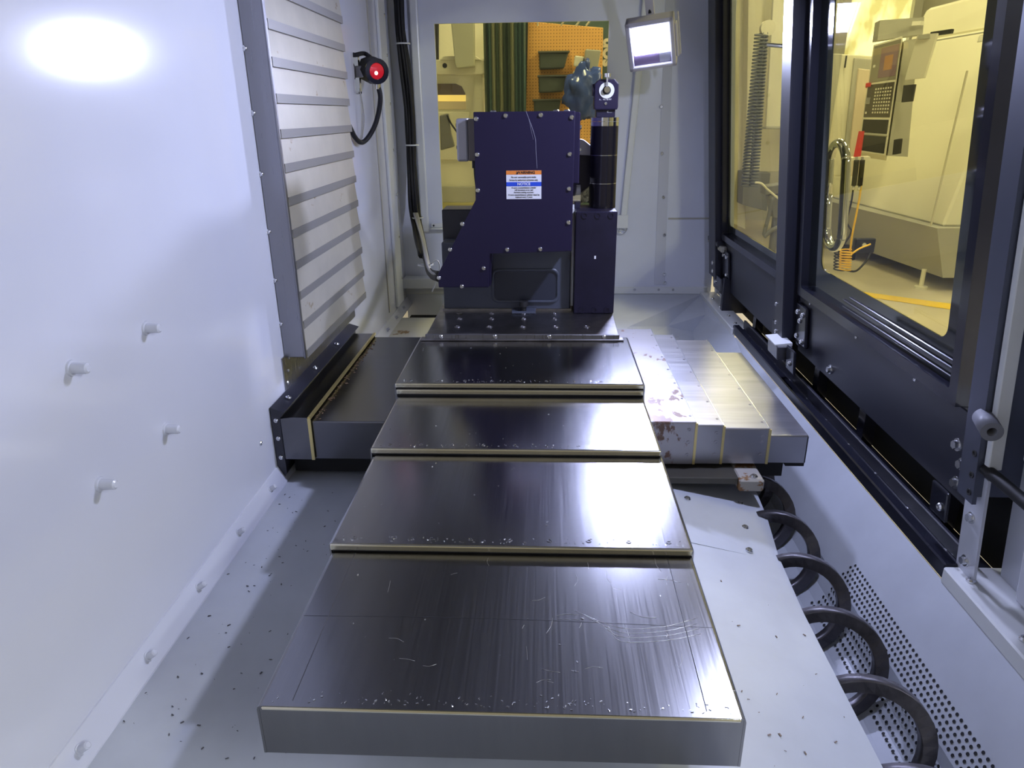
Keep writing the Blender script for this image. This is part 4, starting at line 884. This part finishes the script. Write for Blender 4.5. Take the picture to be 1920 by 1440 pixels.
# pegboard panel with holes
pgb = thing('pegboard', at(1060, 300, 6.6), 'orange pegboard panel seen through the rear window', 'pegboard')
P = [at(*z_, 6.6) for z_ in ((990, 40), (1131, 52), (1126, 330), (984, 330))]
b = MB(); b.prism([(p.x, 6.6, p.z) for p in P], (0, .068, 0), .004); pb = b.build('board', orange_peg, pgb)
nt = orange_peg.node_tree; tc = nt.nodes.new('ShaderNodeTexCoord'); mp = nt.nodes.new('ShaderNodeMapping'); mp.inputs['Scale'].default_value = (40, 40, 40)
nt.links.new(tc.outputs['Object'], mp.inputs[0]); vf = nt.nodes.new('ShaderNodeVectorMath'); vf.operation = 'FRACTION'; nt.links.new(mp.outputs[0], vf.inputs[0])
vd = nt.nodes.new('ShaderNodeVectorMath'); vd.operation = 'SUBTRACT'; nt.links.new(vf.outputs[0], vd.inputs[0]); vd.inputs[1].default_value = (.5, .5, .5)
sx = nt.nodes.new('ShaderNodeSeparateXYZ'); nt.links.new(vd.outputs[0], sx.inputs[0]); cxz = nt.nodes.new('ShaderNodeCombineXYZ'); nt.links.new(sx.outputs[0], cxz.inputs[0]); nt.links.new(sx.outputs[2], cxz.inputs[2])
ln_ = nt.nodes.new('ShaderNodeVectorMath'); ln_.operation = 'LENGTH'; nt.links.new(cxz.outputs[0], ln_.inputs[0])
r_ = nt.nodes.new('ShaderNodeValToRGB'); r_.color_ramp.elements[0].position = .14; r_.color_ramp.elements[1].position = .2; r_.color_ramp.elements[0].color = (.25, .12, .03, 1); r_.color_ramp.elements[1].color = (.78, .42, .12, 1)
nt.links.new(ln_.outputs['Value'], r_.inputs[0]); nt.links.new(r_.outputs[0], nt.nodes['Principled BSDF'].inputs['Base Color'])
for px, dx in ((1008, 0), (1052, 6), (1080, 8), (1099, 8)):
    b = MB(); b.tube([at(px, 48, 6.58), at(px+dx*.6, 42, 6.56), at(px+dx, 37, 6.55)], .007, 6); b.build('hook', cream, pgb)
for (pts, lab) in ((((1011, 96), (1066, 98), (1058, 128), (1011, 130)), 'topmost dark parts bin hung on the orange pegboard'), (((1010, 141), (1062, 144), (1056, 172), (1010, 174)), 'middle dark parts bin hung on the orange pegboard'), (((1001, 186), (1052, 188), (1046, 216), (1001, 216)), 'lowest dark parts bin hung on the orange pegboard')):
    bn = thing('parts_bin', at(1030, pts[2][1], 6.5), lab, 'bin', 'parts bins on the pegboard')
    P = [at(*z_, 6.5) for z_ in pts]; b = MB(); b.prism([(p.x, 6.5, p.z) for p in P], (0, .097, 0), .012); b.build('shell', mat('bin_dark', (.06, .075, .065), .4), bn)
    b = MB(); b.box((P[0].x-.01, 6.485, P[0].z-.012), (P[1].x+.01, 6.597, P[0].z)); b.build('rim', mat('bin_rim', (.09, .10, .09), .4), bn)
tg = thing('grey_tool_case', at(1105, 100, 6.4), 'grey and cream tool case at right of the dark bins', 'case')
slab('case', mat('case_grey', (.35, .34, .28), .5), ((1098, 92), (1127, 94), (1120, 134), (1094, 132)), 6.4, .12, tg)
slab('cream_side', cream, ((1078, 104), (1096, 106), (1092, 124), (1076, 124)), 6.42, .1, tg)
slab('cream_tray', cream, ((1075, 133), (1122, 136), (1120, 141), (1075, 140)), 6.35, .15, tg)
bg = thing('plastic_bag', at(1095, 180, 6.4), 'crumpled blue plastic bag hanging under the grey tool case', 'bag')
bmx = bmesh.new(); bmesh.ops.create_icosphere(bmx, subdivisions=4, radius=1)
c = at(1098, 175, 6.28)
import mathutils
for v in bmx.verts:
    nzv = mathutils.noise.noise(v.co*2.3)*.35+mathutils.noise.noise(v.co*5.5)*.18; v.co = c+V((v.co.x*.17, v.co.y*.08, v.co.z*.20))*(1+nzv)
x = MB(); x.bm.free(); x.bm = bmx; x.build('bag_body', bag, bg, smooth=True)
b = MB(); b.tube([c+V((0, 0, .15)), c+V((.01, 0, .24)), c+V((.0, .29, .26))], .02, 8); b.build('bag_neck', bag, bg)
sg = thing('green_sign', at(1140, 100, 6.7), 'dark green board with sideways cream lettering', 'sign')
g0_, g1_ = at(985, 20, 6.67), at(1190, 30, 6.67); b = MB(); b.box((g0_.x, 6.67, 0), (g1_.x, 6.72, g0_.z), .004); b.build('board', dgreen, sg)
p = at(1137, 98, 6.66); text('son', .155, (p.x, 6.668, p.z), (math.pi/2, -math.pi/2, 0), cream, sg, bold=.006)

# ================================================================== WORKSHOP CEILING LAMPS
tube_m = mat('lamp_tube', (1, 1, 1), .5, emit=(1, .94, .80), strength=SHOP_LAMP); tube_f = mat('lamp_tube_front', (1, 1, 1), .5, emit=(.84, .88, 1.), strength=FRONT_LAMP)
for k, (x, y, where) in enumerate(((3.0, 7.2, 'over the milling machine aisle'), (3.0, 4.4, 'over the near door aisle'), (6.5, 5.6, 'over the far aisle'), (-.4, 5.9, 'behind the rear window'), (4.4, -3.2, 'in front of the open machine'), (3.7, -1.9, 'right of the open machine'), (2.8, 10.3, 'over the far machine'))):
    zl = 3.6 if y < 0 else 4.6
    lt = thing('ceiling_lamp', (x, y, zl), 'long fluorescent workshop lamp '+where, 'lamp', 'workshop ceiling lamps')
    b = MB(); b.prism([(x-.2, y-.7, zl), (x+.2, y-.7, zl), (x+.1, y-.7, zl+.12), (x-.1, y-.7, zl+.12)], (0, 1.4, 0)); b.build('reflector', trim_white, lt)
    b = MB(); b.cyl((x-.07, y-.65, zl-.02), (x-.07, y+.65, zl-.02), .02, n=10); b.build('lamp_tube', tube_f if y < 0 else tube_m, lt)
    b = MB(); b.cyl((x+.07, y-.65, zl-.02), (x+.07, y+.65, zl-.02), .02, n=10); b.build('lamp_tube', tube_f if y < 0 else tube_m, lt)
